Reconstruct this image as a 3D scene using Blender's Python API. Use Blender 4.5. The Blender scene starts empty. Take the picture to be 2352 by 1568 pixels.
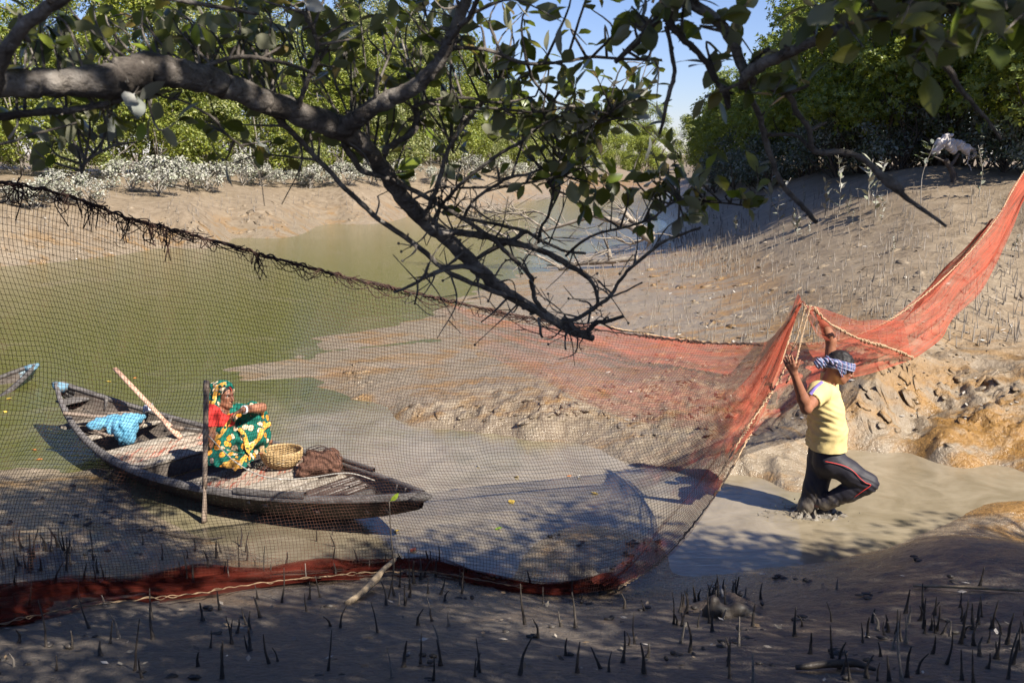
import bpy, bmesh, math, random
import numpy as np
from mathutils import Vector, Matrix
R = math.radians
rng = np.random.default_rng(7)
random.seed(7)
scene = bpy.context.scene
col = scene.collection

# ------------------------------------------------------------------ camera, world, sun, exposure
CAM_H, PITCH = 3.0, R(10.7)
FPX = 2352 * 35 / 36.0
cam_data = bpy.data.cameras.new('camera')
cam_data.lens = 35; cam_data.sensor_width = 36
cam_data.clip_start = 0.05; cam_data.clip_end = 2000
cam_data.dof.use_dof = True
cam_data.dof.focus_distance = 8.6
cam_data.dof.aperture_fstop = 6.3
cam = bpy.data.objects.new('camera', cam_data)
cam.location = (0, 0, CAM_H)
cam.rotation_euler = (R(90) - PITCH, 0, 0)
col.objects.link(cam)
scene.camera = cam

SUN_EL = R(44)
SUN_AZ = math.atan2(0.74, -0.67)
world = bpy.data.worlds.new('World')
scene.world = world
world.use_nodes = True
wn = world.node_tree
for n in list(wn.nodes): wn.nodes.remove(n)
sky = wn.nodes.new('ShaderNodeTexSky'); sky.sky_type = 'NISHITA'; sky.sun_disc = False
sky.sun_elevation = SUN_EL; sky.sun_rotation = SUN_AZ
sky.altitude = 0; sky.air_density = 1.0; sky.dust_density = 0.15; sky.ozone_density = 3.0
bg = wn.nodes.new('ShaderNodeBackground'); bg.inputs['Strength'].default_value = 0.05
wo = wn.nodes.new('ShaderNodeOutputWorld')
tint = wn.nodes.new('ShaderNodeMix'); tint.data_type = 'RGBA'; tint.blend_type = 'MULTIPLY'; tint.inputs[0].default_value = 1.0; tint.inputs[7].default_value = (0.95, 0.95, 1.22, 1)
wn.links.new(sky.outputs[0], tint.inputs[6]); wn.links.new(tint.outputs[2], bg.inputs[0]); wn.links.new(bg.outputs[0], wo.inputs[0])

sl = bpy.data.lights.new('sun', 'SUN'); sl.energy = 5.0; sl.angle = R(0.5); sl.color = (1.0, 0.93, 0.82)
sun = bpy.data.objects.new('sun', sl)
SUNV = Vector((math.sin(SUN_AZ) * math.cos(SUN_EL), math.cos(SUN_AZ) * math.cos(SUN_EL), math.sin(SUN_EL)))
sun.rotation_euler = (-SUNV).to_track_quat('-Z', 'Y').to_euler()
sun.location = (12, -10, 16)
col.objects.link(sun)
scene.view_settings.view_transform = 'Standard'
scene.view_settings.look = 'None'
scene.view_settings.exposure = 1.28
scene.view_settings.gamma = 1.0
scene.view_settings.use_curve_mapping = False
scene.cycles.use_denoising = True
scene.cycles.max_bounces = 8
scene.cycles.transparent_max_bounces = 24
scene.cycles.caustics_reflective = False
scene.cycles.caustics_refractive = False

# ------------------------------------------------------------------ surveying helpers
def unit(v): return v / (np.linalg.norm(v, axis=-1, keepdims=True) + 1e-9)
CP, SP = math.cos(PITCH), math.sin(PITCH)
def ray(px, py):
    cx = (px - 1176) / FPX; cy = -(py - 784) / FPX
    return np.array([cx, CP + cy * SP, -SP + cy * CP])
def W(px, py, z):                       # point at height z
    d = ray(px, py); t = (z - CAM_H) / d[2]
    return np.array([0, 0, CAM_H]) + d * t
def P(px, py, y):                       # point at forward distance y
    d = ray(px, py); t = y / d[1]
    return np.array([0, 0, CAM_H]) + d * t
def pxm(y): return FPX / y              # photo units per metre
def project(v):
    v = np.asarray(v, float); x = v[..., 0]; y = v[..., 1]; z = v[..., 2] - CAM_H
    f = y * CP - z * SP; u = y * SP + z * CP
    return np.stack([1176 + FPX * x / f, 784 - FPX * u / f, f], -1)

# ------------------------------------------------------------------ noise
_perm = np.random.default_rng(3).permutation(4096)
_val = np.random.default_rng(4).random(4096) * 2 - 1
def _h(*i):
    r = np.zeros_like(i[0])
    for k in i: r = _perm[(r + k) & 4095]
    return _val[r]
def noise2(x, y):
    x = np.asarray(x, float); y = np.asarray(y, float)
    xi = np.floor(x).astype(int); yi = np.floor(y).astype(int)
    fx = x - xi; fy = y - yi
    fx = fx * fx * (3 - 2 * fx); fy = fy * fy * (3 - 2 * fy)
    a = _h(xi, yi); b = _h(xi + 1, yi); c = _h(xi, yi + 1); d = _h(xi + 1, yi + 1)
    return (a * (1 - fx) + b * fx) * (1 - fy) + (c * (1 - fx) + d * fx) * fy
def noise3(p):
    p = np.asarray(p, float)
    i = np.floor(p).astype(int); f = p - i; f = f * f * (3 - 2 * f)
    out = 0
    for dx in (0, 1):
        for dy in (0, 1):
            for dz in (0, 1):
                w = (f[..., 0] if dx else 1 - f[..., 0]) * (f[..., 1] if dy else 1 - f[..., 1]) * (f[..., 2] if dz else 1 - f[..., 2])
                out = out + w * _h(i[..., 0] + dx, i[..., 1] + dy, i[..., 2] + dz)
    return out
def fbm2(x, y, o=4):
    s = 0; a = 1.0; f = 1.0
    for k in range(o):
        s = s + a * noise2(x * f + 17 * k, y * f + 31 * k); a *= 0.5; f *= 2.03
    return s

# ------------------------------------------------------------------ object helpers
def tag(o, label=None, cat=None, group=None, kind=None):
    if label: o['label'] = label
    if cat: o['category'] = cat
    if group: o['group'] = group
    if kind: o['kind'] = kind
    return o
def thing(name, label, cat, loc=(0, 0, 0), group=None):
    o = bpy.data.objects.new(name, None); o.empty_display_size = 0.1
    o.location = [float(v) for v in loc]; col.objects.link(o)
    return tag(o, label, cat, group)
def wloc(o):
    v = Vector((0, 0, 0))
    while o is not None: v = v + o.location; o = o.parent
    return np.array(v)
def mesh_np(name, verts, faces, mat, smooth=True, mat_index=None):
    """verts (N,3); faces: (M,k) array or list of such arrays"""
    me = bpy.data.meshes.new(name)
    verts = np.asarray(verts, np.float32).reshape(-1, 3)
    if not isinstance(faces, list): faces = [faces]
    faces = [np.asarray(f, np.int32) for f in faces if len(f)]
    me.vertices.add(len(verts)); me.vertices.foreach_set('co', verts.ravel())
    nl = sum(f.size for f in faces); nf = sum(len(f) for f in faces)
    me.loops.add(nl); me.polygons.add(nf)
    me.loops.foreach_set('vertex_index', np.concatenate([f.ravel() for f in faces]).astype(np.int32))
    tot = np.concatenate([np.full(len(f), f.shape[1], np.int32) for f in faces])
    st = np.concatenate([[0], np.cumsum(tot)[:-1]]).astype(np.int32)
    me.polygons.foreach_set('loop_start', st)
    if smooth: me.polygons.foreach_set('use_smooth', np.ones(nf, bool))
    for m in (mat if isinstance(mat, (list, tuple)) else [mat]): me.materials.append(m)
    if mat_index is not None: me.polygons.foreach_set('material_index', np.asarray(mat_index, np.int32))
    me.update(calc_edges=True)
    me.validate()
    return me
def add(name, me, parent=None, loc=(0, 0, 0)):
    o = bpy.data.objects.new(name, me); o.location = [float(v) for v in loc]
    if parent is not None: o.parent = parent
    col.objects.link(o); return o
class MB:
    """collects geometry in world coordinates"""
    def __init__(s): s.v = []; s.f = {}; s.n = 0
    def raw(s, v, f):
        v = np.asarray(v, float).reshape(-1, 3)
        if not isinstance(f, list): f = [f]
        for q in f:
            q = np.asarray(q, int)
            if q.size: s.f.setdefault(q.shape[1], []).append(q + s.n)
        s.v.append(v); s.n += len(v)
    def grid(s, g, closed_u=False):
        """g: (nu,nv,3)"""
        nu, nv = g.shape[:2]
        idx = np.arange(nu * nv).reshape(nu, nv)
        a = idx[:-1]; b = idx[1:]
        if closed_u: a = idx; b = np.roll(idx, -1, 0)
        q = np.stack([a[:, :-1], b[:, :-1], b[:, 1:], a[:, 1:]], -1).reshape(-1, 4)
        s.raw(g.reshape(-1, 3), q)
    def tube(s, pts, rad, sides=8, caps=True, noise=0.0, flat=None):
        pts = np.asarray(pts, float); n = len(pts)
        rad = np.broadcast_to(np.asarray(rad, float), (n,)).copy()
        t = np.gradient(pts, axis=0); t /= np.linalg.norm(t, axis=1)[:, None] + 1e-12
        up = np.array([0, 0, 1.0]) if abs(t[0, 2]) < 0.9 else np.array([1.0, 0, 0])
        a = np.cross(t[0], up); a /= np.linalg.norm(a)
        A = [a]
        for i in range(1, n):
            a = A[-1] - t[i] * (A[-1] @ t[i]); a /= np.linalg.norm(a) + 1e-12; A.append(a)
        A = np.array(A); B = np.cross(t, A)
        th = np.linspace(0, 2 * np.pi, sides, endpoint=False)
        rr = rad[:, None] * np.ones(sides)[None]
        if noise: rr = rr * (1 + noise * rng.uniform(-1, 1, rr.shape))
        ring = pts[:, None] + rr[..., None] * (np.cos(th)[None, :, None] * A[:, None] + np.sin(th)[None, :, None] * B[:, None] * (flat or 1.0))
        v = ring.reshape(-1, 3)
        idx = np.arange(n * sides).reshape(n, sides)
        a_, b_ = idx[:-1], idx[1:]
        q = np.stack([a_, np.roll(a_, -1, 1), np.roll(b_, -1, 1), b_], -1).reshape(-1, 4)
        fs = [q]
        if caps:
            v = np.vstack([v, pts[0], pts[-1]]); c0, c1 = n * sides, n * sides + 1
            r0 = idx[0]; r1 = idx[-1]
            fs.append(np.stack([np.roll(r0, -1), r0, np.full(sides, c0)], -1))
            fs.append(np.stack([r1, np.roll(r1, -1), np.full(sides, c1)], -1))
        s.raw(v, fs)
    def box(s, c, ax, half, taper=None):
        """c centre, ax 3x3 rows axes, half sizes; a slightly chamfered box"""
        c = np.asarray(c, float); ax = np.asarray(ax, float); h = np.asarray(half, float)
        ch = min(h) * 0.18
        v = []; 
        for sx in (-1, 1):
            for sy in (-1, 1):
                for sz in (-1, 1):
                    sg = np.array([sx, sy, sz])
                    for k in range(3):
                        d = h - ch; d[k] = h[k]
                        v.append(c + (sg * d) @ ax)
        f4, f3 = [], []
        def vi(sx, sy, sz, k): return (((sx > 0) * 4 + (sy > 0) * 2 + (sz > 0)) * 3) + k
        for k in range(3):
            o = [i for i in range(3) if i != k]
            for sg in (-1, 1):
                ids = []
                for (p, q) in ((-1, -1), (1, -1), (1, 1), (-1, 1)):
                    t = [0, 0, 0]; t[k] = sg; t[o[0]] = p; t[o[1]] = q
                    ids.append(vi(*t, k))
                flip = (sg > 0) == (k == 1)
                f4.append(ids[::-1] if flip else ids)
        for k in range(3):
            o = [i for i in range(3) if i != k]
            for p in (-1, 1):
                for q in (-1, 1):
                    ids = []
                    for sg in (-1, 1):
                        t = [0, 0, 0]; t[k] = sg; t[o[0]] = p; t[o[1]] = q
                        ids.append((vi(*t, o[0]), vi(*t, o[1])))
                    f4.append([ids[0][0], ids[1][0], ids[1][1], ids[0][1]])
        for sx in (-1, 1):
            for sy in (-1, 1):
                for sz in (-1, 1):
                    f3.append([vi(sx, sy, sz, 0), vi(sx, sy, sz, 1), vi(sx, sy, sz, 2)])
        s.raw(np.array(v), [np.array(f4), np.array(f3)])
    def build(s, name, mat, parent=None, smooth=True, loc=None, fixn=False):
        v = np.vstack(s.v); base = wloc(parent) if parent is not None else (np.zeros(3) if loc is None else np.asarray(loc, float))
        me = mesh_np(name, v - base, [np.vstack(q) for q in s.f.values()], mat, smooth)
        if fixn:
            bm = bmesh.new(); bm.from_mesh(me); bmesh.ops.recalc_face_normals(bm, faces=bm.faces); bm.to_mesh(me); bm.free()
        o = add(name, me, parent)
        if parent is None and loc is not None: o.location = [float(q) for q in loc]
        return o
def spline(pts, k=6):
    """Catmull-Rom through pts (N,d)"""
    p = np.asarray(pts, float)
    if len(p) < 3:
        t = np.linspace(0, 1, k + 1)[:, None]; return p[0] * (1 - t) + p[-1] * t
    q = np.vstack([2 * p[0] - p[1], p, 2 * p[-1] - p[-2]])
    out = []
    for i in range(1, len(q) - 2):
        t = np.linspace(0, 1, k, endpoint=False)[:, None]
        a, b, c, d = q[i - 1], q[i], q[i + 1], q[i + 2]
        out.append(0.5 * (2 * b + (c - a) * t + (2 * a - 5 * b + 4 * c - d) * t ** 2 + (3 * b - a - 3 * c + d) * t ** 3))
    out.append(p[-1:]); return np.vstack(out)

# ------------------------------------------------------------------ materials
class NT:
    def __init__(s, name):
        s.m = bpy.data.materials.new(name); s.m.use_nodes = True
        s.t = s.m.node_tree; s.t.nodes.clear()
        s.out = s.n('ShaderNodeOutputMaterial')
    def n(s, typ, **kw):
        nd = s.t.nodes.new(typ)
        for k, v in kw.items():
            if k.startswith('i_'):
                nd.inputs[k[2:].replace('_', ' ')].default_value = v
            else: setattr(nd, k, v)
        return nd
    def l(s, a, b): s.t.links.new(a, b)
    def coord(s, kind='Object', scale=(1, 1, 1)):
        tc = s.n('ShaderNodeTexCoord'); mp = s.n('ShaderNodeMapping'); mp.inputs['Scale'].default_value = scale
        s.l(tc.outputs[kind], mp.inputs[0]); return mp.outputs[0]
    def noise(s, vec, scale, detail=4, rough=0.55, dist=0.0):
        nd = s.n('ShaderNodeTexNoise'); nd.inputs['Scale'].default_value = scale; nd.inputs['Detail'].default_value = detail
        nd.inputs['Roughness'].default_value = rough; nd.inputs['Distortion'].default_value = dist
        s.l(vec, nd.inputs['Vector']); return nd.outputs['Fac']
    def ramp(s, fac, stops, interp='LINEAR'):
        r = s.n('ShaderNodeValToRGB'); r.color_ramp.interpolation = interp
        el = r.color_ramp.elements
        while len(el) < len(stops): el.new(0.5)
        for e, (p, c) in zip(el, stops):
            e.position = p; e.color = tuple(c) + (1,) if not np.isscalar(c) else (c, c, c, 1)
        s.l(fac, r.inputs[0]); return r.outputs[0]
    def mix(s, f, a, b, typ='MIX'):
        m = s.n('ShaderNodeMix', data_type='RGBA', blend_type=typ)
        for sock, v in ((m.inputs[0], f), (m.inputs[6], a), (m.inputs[7], b)):
            if hasattr(v, 'is_linked'): s.l(v, sock)
            elif np.isscalar(v): sock.default_value = v
            else: sock.default_value = tuple(v) + (1,)
        return m.outputs[2]
    def math(s, op, a, b=None, c=None):
        m = s.n('ShaderNodeMath', operation=op)
        for i, v in enumerate((a, b, c)):
            if v is None: continue
            if hasattr(v, 'is_linked'): s.l(v, m.inputs[i])
            else: m.inputs[i].default_value = v
        return m.outputs[0]
    def mrange(s, v, a, b, c=0.0, d=1.0):
        m = s.n('ShaderNodeMapRange'); s.l(v, m.inputs[0])
        for i, q in zip((1, 2, 3, 4), (a, b, c, d)): m.inputs[i].default_value = q
        return m.outputs[0]
    def bump(s, h, strength=0.3, dist=0.02, normal=None):
        b = s.n('ShaderNodeBump'); b.inputs['Strength'].default_value = strength; b.inputs['Distance'].default_value = dist
        s.l(h, b.inputs['Height'])
        if normal is not None: s.l(normal, b.inputs['Normal'])
        return b.outputs[0]
    def bsdf(s, color, rough=0.6, normal=None, spec=0.5, **kw):
        b = s.n('ShaderNodeBsdfPrincipled')
        for sock, v in (('Base Color', color), ('Roughness', rough), ('Specular IOR Level', spec)):
            if hasattr(v, 'is_linked'): s.l(v, b.inputs[sock])
            elif np.isscalar(v): b.inputs[sock].default_value = v
            else: b.inputs[sock].default_value = tuple(v) + (1,)
        for k, v in kw.items():
            b.inputs[k.replace('_', ' ')].default_value = v
        if normal is not None: s.l(normal, b.inputs['Normal'])
        return b.outputs[0]
    def done(s, sh): s.l(sh, s.out.inputs[0]); return s.m
def mottled(name, stops, scale=6, rough=0.7, bump=0.3, bdist=0.01, coord='Object', stretch=(1, 1, 1), spec=0.4, detail=5, rr=None):
    t = NT(name); v = t.coord(coord, stretch)
    f = t.noise(v, scale, detail, 0.6)
    c = t.ramp(f, stops)
    f2 = t.noise(v, scale * 6, 3)
    c = t.mix(t.mrange(f2, 0.3, 0.7, 0.0, 0.35), c, (stops[0][1][0] * 0.6, stops[0][1][1] * 0.6, stops[0][1][2] * 0.6))
    h = t.math('ADD', f, t.math('MULTIPLY', f2, 0.4))
    ro = rough if rr is None else t.mrange(f, 0.3, 0.7, rr[0], rr[1])
    return t.done(t.bsdf(c, ro, t.bump(h, bump, bdist), spec))
def flat(name, c, rough=0.6, spec=0.4):
    t = NT(name); v = t.coord('Object')
    f = t.noise(v, 25, 3)
    return t.done(t.bsdf(t.mix(t.mrange(f, 0.3, 0.7), tuple(0.82 * q for q in c), tuple(min(1, 1.1 * q) for q in c)), rough, t.bump(f, 0.15, 0.004), spec))
def leaf_mat(name, top, under, spot=None, rough=0.4, trans=0.35, per='island', var=0.35, tcol=None):
    """two-sided leaf: top colour, underside colour, random variation, a little light passing through"""
    t = NT(name)
    g = t.n('ShaderNodeNewGeometry')
    if per == 'island': rnd = g.outputs['Random Per Island']
    else: rnd = t.n('ShaderNodeObjectInfo').outputs['Random']
    if isinstance(top[0], (tuple, list)):
        k = len(top); c = t.ramp(rnd, [((i + 0.5) / k, top[i]) for i in range(k)])
    else: c = top
    v = t.coord('Object')
    big = t.noise(v, 0.45, 2)
    val = t.math('MULTIPLY', t.mrange(rnd, 0, 1, 1 - var, 1 + var), t.mrange(big, 0.3, 0.7, 0.75, 1.2))
    hsv = t.n('ShaderNodeHueSaturation'); t.l(val, hsv.inputs['Value'])
    if hasattr(c, 'is_linked'): t.l(c, hsv.inputs['Color'])
    else: hsv.inputs['Color'].default_value = tuple(c) + (1,)
    c = hsv.outputs[0]
    if spot is not None:
        sp = t.noise(v, 90, 3); c = t.mix(t.mrange(sp, 0.58, 0.66), c, spot)
    if under is not None: cc = t.mix(g.outputs['Backfacing'], c, under)
    else: cc = c
    b = t.bsdf(cc, rough, None, 0.45)
    tr = t.n('ShaderNodeBsdfTranslucent')
    t.l(t.mix(0.6, c, tcol or (0.25, 0.32, 0.03)), tr.inputs[0])
    mx = t.n('ShaderNodeMixShader'); mx.inputs[0].default_value = trans
    t.l(b, mx.inputs[1]); t.l(tr.outputs[0], mx.inputs[2])
    return t.done(mx.outputs[0])

# ------------------------------------------------------------------ terrain: survey points -> smooth height field
CP_PX = [
    # far bank waterline and beach
    (-260, 640, 0), (-100, 625, 0), (0, 612, 0), (150, 600, 0), (280, 585, 0), (400, 568, 0), (540, 546, 0), (770, 514, 0), (1000, 489, 0), (1209, 461, 0),
    (1340, 438, 0), (1440, 416, 0),
    (0, 540, .75), (-200, 550, .8), (0, 480, 1.35), (280, 530, .6), (286, 460, 1.35), (600, 480, .9), (600, 435, 1.4), (420, 500, .9), (1000, 446, .9), (1200, 424, .9), (800, 450, 1.1),
    # right shore
    (1500, 492, 0), (1390, 570, 0), (1260, 612, 0), (1180, 640, 0), (1100, 672, 0), (980, 712, -0.005), (760, 770, -.005), (560, 830, -.02), (470, 880, -.04),
    (1560, 500, .25), (1600, 560, .5), (1750, 520, 1.2), (1900, 490, 1.7), (2000, 560, 1.35), (1700, 620, .6), (1500, 620, .28), (1900, 650, .95),
    (1300, 655, .12), (1500, 700, .28), (1800, 700, .62), (1200, 705, .08), (1050, 735, .03), (1600, 800, .27), (1900, 800, .5), (1400, 850, .14), (1100, 850, .07), (900, 850, .035),
    (2200, 700, .95), (2200, 600, 1.32), (2200, 500, 1.85), (2194, 418, 2.42), (2352, 640, 1.1), (2352, 520, 1.75), (2500, 640, 1.1), (2600, 520, 1.75), (2352, 760, .68), (2200, 800, .62),
    (2352, 402, 2.52), (2460, 432, 2.4), (1960, 400, 2.35), (1800, 420, 2.0), (1650, 440, 1.4),
    # mud flat edge above the near channel
    (700, 900, -.04), (820, 915, 0.0), (720, 840, .01), (930, 925, .07), (1000, 925, .11), (1230, 950, .15), (1430, 930, .14), (930, 972, 0), (1000, 985, 0), (1230, 1010, 0), (1380, 1030, 0), (1480, 1075, .0), (1480, 1000, .12),
    (1600, 900, .23), (1700, 950, .26), (1600, 1010, .17), (1650, 1085, .05), (1720, 1075, .06), (1800, 1100, .05), (1840, 1135, 0), (1760, 1010, .2),
    (1900, 1000, .12), (1960, 1030, 0), (2030, 1040, 0), (1960, 930, .38), (2030, 880, .52), (2100, 850, .58), (2080, 970, .12), (2150, 1000, .2), (2230, 1060, .04), (2200, 940, .24), (2280, 980, .22), (2352, 1075, .02), (2260, 900, .42), (2352, 900, .45),
    (2500, 1060, .05), (2500, 900, .5),
    # near channel bed
    (1000, 1060, -.2), (1200, 1120, -.3), (1500, 1150, -.22), (1700, 1180, -.3), (1950, 1170, -.3), (2100, 1120, -.25), (2280, 1110, -.12), (2100, 1200, -.15), (800, 1020, -.3), (700, 1150, -.3), (550, 1050, -.35),
    (300, 1000, -.4), (300, 850, -.5), (100, 950, -.35), (-200, 950, -.35), (100, 750, -.6), (500, 700, -.6), (800, 620, -.5), (1050, 580, -.5), (1250, 520, -.5), (-200, 720, -.6), (1380, 470, -.5),
    # near bank
    (-200, 1070, 0), (0, 1082, 0), (150, 1088, 0), (280, 1092, 0), (310, 1150, 0), (420, 1215, 0), (520, 1255, 0), (680, 1285, 0), (850, 1290, 0), (1000, 1300, 0), (1150, 1330, 0), (1350, 1345, 0), (1560, 1318, 0), (1750, 1305, 0), (1920, 1285, 0), (2050, 1255, 0),
    (60, 1150, .12), (200, 1170, .08), (120, 1250, .28), (300, 1260, .15), (450, 1290, .15), (0, 1350, .5), (300, 1370, .4), (600, 1340, .2), (900, 1345, .18), (1176, 1400, .25), (1500, 1390, .2), (1800, 1350, .18), (2100, 1330, .38), (2110, 1240, .22), (2200, 1232, .30), (2352, 1252, .30), (2550, 1260, .35),
    (1350, 1215, .06), (1250, 1250, .03), (1480, 1240, .05), (1300, 1290, .05), (1460, 1285, .04),
    (0, 1568, .85), (600, 1568, .83), (1176, 1568, .85), (1760, 1568, .88), (2352, 1568, .95), (600, 1460, .55), (1500, 1480, .52), (2200, 1450, .65),
    # mound in the water at right
    (2285, 1160, .05), (2320, 1190, .07), (2370, 1180, .07), (2235, 1170, 0), (2352, 1225, .0), (2420, 1190, .06),
]
CP_W = [(-4, 0.5, 1.5), (0, 0, 1.45), (4, .5, 1.6), (-6, 3, 1.3), (6, 3, 1.2), (-9, -6, 2), (9, -6, 2), (0, -12, 2.1), (9, 7, .6), (12, 10, .6), (13, 16, 2.3), (-12, 5, .6), (-12, 9, -.1),
        (12, 24, 2.6), (9, 22, 2.6), (10, 32, 2.5), (12, 45, 2.4), (9, 48, 1.2), (-14, 46, 1.9), (-22, 32, 1.9), (-30, 30, 2), (-8, 60, 1.9), (0, 78, 1.8), (-25, 60, 2), (10, 100, 1.6), (-10, 100, 2), (30, 60, 2.4), (20, 110, 1.8), (30, 20, 2.6), (22, 6, 2.2),
        (7.2, 60, -.4), (10.5, 80, -.4), (14, 120, -.4), (-25, 20, -.4), (-25, 14, -.4), (-24, 7, .5), (-35, 24, 1.2), (16, 70, 1.8)]
_cp = np.array([W(*q) for q in CP_PX] + [np.array(q, float) for q in CP_W])
def _tps_k(r2): return np.where(r2 > 1e-12, r2 * np.log(np.maximum(r2, 1e-12)), 0)
# work in compressed coordinates so that the distant points do not dominate
def _warp(x, y):
    r = np.hypot(x, y) + 1e-9; s = np.log1p(r / 4.0) / r * 4
    return x * s, y * s
_cx, _cy = _warp(_cp[:, 0], _cp[:, 1])
_N = len(_cp)
_K = _tps_k((_cx[:, None] - _cx) ** 2 + (_cy[:, None] - _cy) ** 2) + np.eye(_N) * 0.004
_Pm = np.stack([np.ones(_N), _cx, _cy], 1)
_A = np.block([[_K, _Pm], [_Pm.T, np.zeros((3, 3))]])
_wt = np.linalg.solve(_A, np.concatenate([_cp[:, 2], np.zeros(3)]))
LUMPS = []
def _lump(px, py, z, amp, r, ecc=1.0): 
    w = W(px, py, z); LUMPS.append((w[0], w[1], amp, r, ecc))
for q in [(940, 935, .12, .06, .2), (1010, 930, .16, .07, .25), (1120, 940, .2, .07, .3), (1230, 955, .2, .09, .3), (1330, 935, .2, .06, .25), (1420, 940, .2, .06, .2),
          (1610, 880, .3, .08, .25), (1530, 940, .25, .07, .25), (1690, 900, .33, .06, .3), (1560, 830, .3, .05, .3), (1830, 1095, .05, .04, .15), (1740, 1070, .08, .03, .15),
          (2045, 872, .5, .14, .2), (2075, 890, .5, .10, .2), (2000, 905, .45, .06, .25), (2260, 925, .42, .16, .22), (2320, 945, .42, .14, .2), (2120, 960, .2, .07, .18), (2180, 1010, .2, .07, .2), (2140, 905, .4, -.08, .25),
          (2100, 985, .15, -.10, .16), (2160, 1035, .05, -.06, .15), (120, 1280, .3, .10, .22), (300, 1250, .2, .08, .25), (200, 1230, .2, .07, .2), (1650, 1400, .25, .08, .16), (1690, 1420, .25, .06, .16),
          (230, 1085, .0, .05, .2), (290, 1075, .0, .05, .12), (80, 1080, 0, .05, .25), (1330, 1310, .03, .07, .12), (1450, 1300, .03, .06, .15)]:
    _lump(*q)
def hgt(x, y, detail=True):
    x = np.atleast_1d(np.asarray(x, float)); y = np.atleast_1d(np.asarray(y, float))
    sh = x.shape; x = x.ravel(); y = y.ravel(); out = np.empty(len(x))
    for i in range(0, len(x), 20000):
        xs, ys = x[i:i + 20000], y[i:i + 20000]
        wx, wy = _warp(xs, ys)
        k = _tps_k((wx[:, None] - _cx) ** 2 + (wy[:, None] - _cy) ** 2)
        out[i:i + 20000] = k @ _wt[:_N] + _wt[_N] + _wt[_N + 1] * wx + _wt[_N + 2] * wy
    r = np.hypot(x, y - 20)
    far = np.clip((r - 90) / 120, 0, 1)
    out = out * (1 - far) + 2.0 * far
    out = np.clip(out, -0.8, 2.75)
    if detail:
        for (lx, ly, a, rr, e) in LUMPS:
            d2 = ((x - lx) ** 2 + (y - ly) ** 2) / (rr * rr)
            m = d2 < 9
            if m.any():
                nn = 1 + 0.9 * noise2(x[m] * 9, y[m] * 9)
                out[m] += 0.62 * a * np.exp(-d2[m] * 1.4) * nn
        near = np.clip(1.4 - np.hypot(x, y) / 40, 0.25, 1)
        n1 = noise2(x * 1.1 + 3, y * 1.1) * 0.6 + noise2(x * 2.7, y * 2.7 + 9) * 0.5
        rid = 1 - np.abs(noise2(x * 4.2 + 11, y * 4.2)) * 2
        n2 = noise2(x * 9 + 2, y * 9) * 0.5 + noise2(x * 21, y * 21 + 5) * 0.3
        dry = np.clip((out + 0.05) / 0.2, 0, 1)
        mid = np.exp(-((y - 10.3) / 2.0) ** 2) * np.clip((x + 3) / 3, 0, 1)
        out += dry * near * (0.018 * n1 + 0.012 * n2 + (0.010 + 0.045 * mid) * rid * np.clip(noise2(x * .8 + 5, y * .8) + .35 + .3 * mid, 0, 1) + mid * 0.034 * n2 + mid * 0.014 * noise2(x * 15 + 3, y * 15) + mid * 0.008 * noise2(x * 41, y * 41) + mid * 0.02 * noise2(x * 33, y * 33) * np.clip(noise2(x * 1.5, y * 1.5 + 4) + .2, 0, 1))
        # ripple runnels on the flat beside the creek
        fl = np.exp(-((out - 0.02) / 0.1) ** 2) * np.clip((y - 9) / 3, 0, 1)
        out += 0.026 * fl * noise2((x * 0.45 + y * 0.35) * 1.6, (y * 0.9 - x * 0.5) * 3.4)
    return out.reshape(sh)
def on_ground(px, py, n=400):
    """where the rays through (px,py) meet the terrain"""
    px = np.atleast_1d(np.asarray(px, float)); py = np.atleast_1d(np.asarray(py, float))
    cx = (px - 1176) / FPX; cy = -(py - 784) / FPX
    d = np.stack([cx, CP + cy * SP, -SP + cy * CP], 1)
    ts = np.geomspace(2.2, 120, n)
    pt = np.array([0, 0, CAM_H]) + d[:, None] * ts[None, :, None]
    g = hgt(pt[..., 0], pt[..., 1], False)
    below = pt[..., 2] < g
    i = np.argmax(below, 1); i = np.maximum(i, 1)
    j = np.arange(len(px))
    a = pt[j, i - 1, 2] - g[j, i - 1]; b = pt[j, i, 2] - g[j, i]
    t = a / (a - b + 1e-9)
    q = pt[j, i - 1] * (1 - t[:, None]) + pt[j, i] * t[:, None]
    q[:, 2] = hgt(q[:, 0], q[:, 1])
    return q

def axis_steps(lo, hi, fine_lo, fine_hi, fine, grow, mx):
    a = list(np.arange(fine_lo, fine_hi, fine)); s = fine
    while a[-1] < hi: s = min(s * grow, mx); a.append(a[-1] + s)
    s = fine; b = []; p = fine_lo
    while p > lo: s = min(s * grow, mx); p -= s; b.append(p)
    return np.array(b[::-1] + a)
gx = axis_steps(-420, 420, -4.6, 5.2, 0.03, 1.045, 14)
gy = axis_steps(-60, 700, 3.4, 13.2, 0.03, 1.028, 14)
GX, GY = np.meshgrid(gx, gy, indexing='ij')
GZ = hgt(GX, GY)
nu, nv = GX.shape
idx = np.arange(nu * nv).reshape(nu, nv)
tq = np.stack([idx[:-1, :-1], idx[1:, :-1], idx[1:, 1:], idx[:-1, 1:]], -1).reshape(-1, 4)

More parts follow.
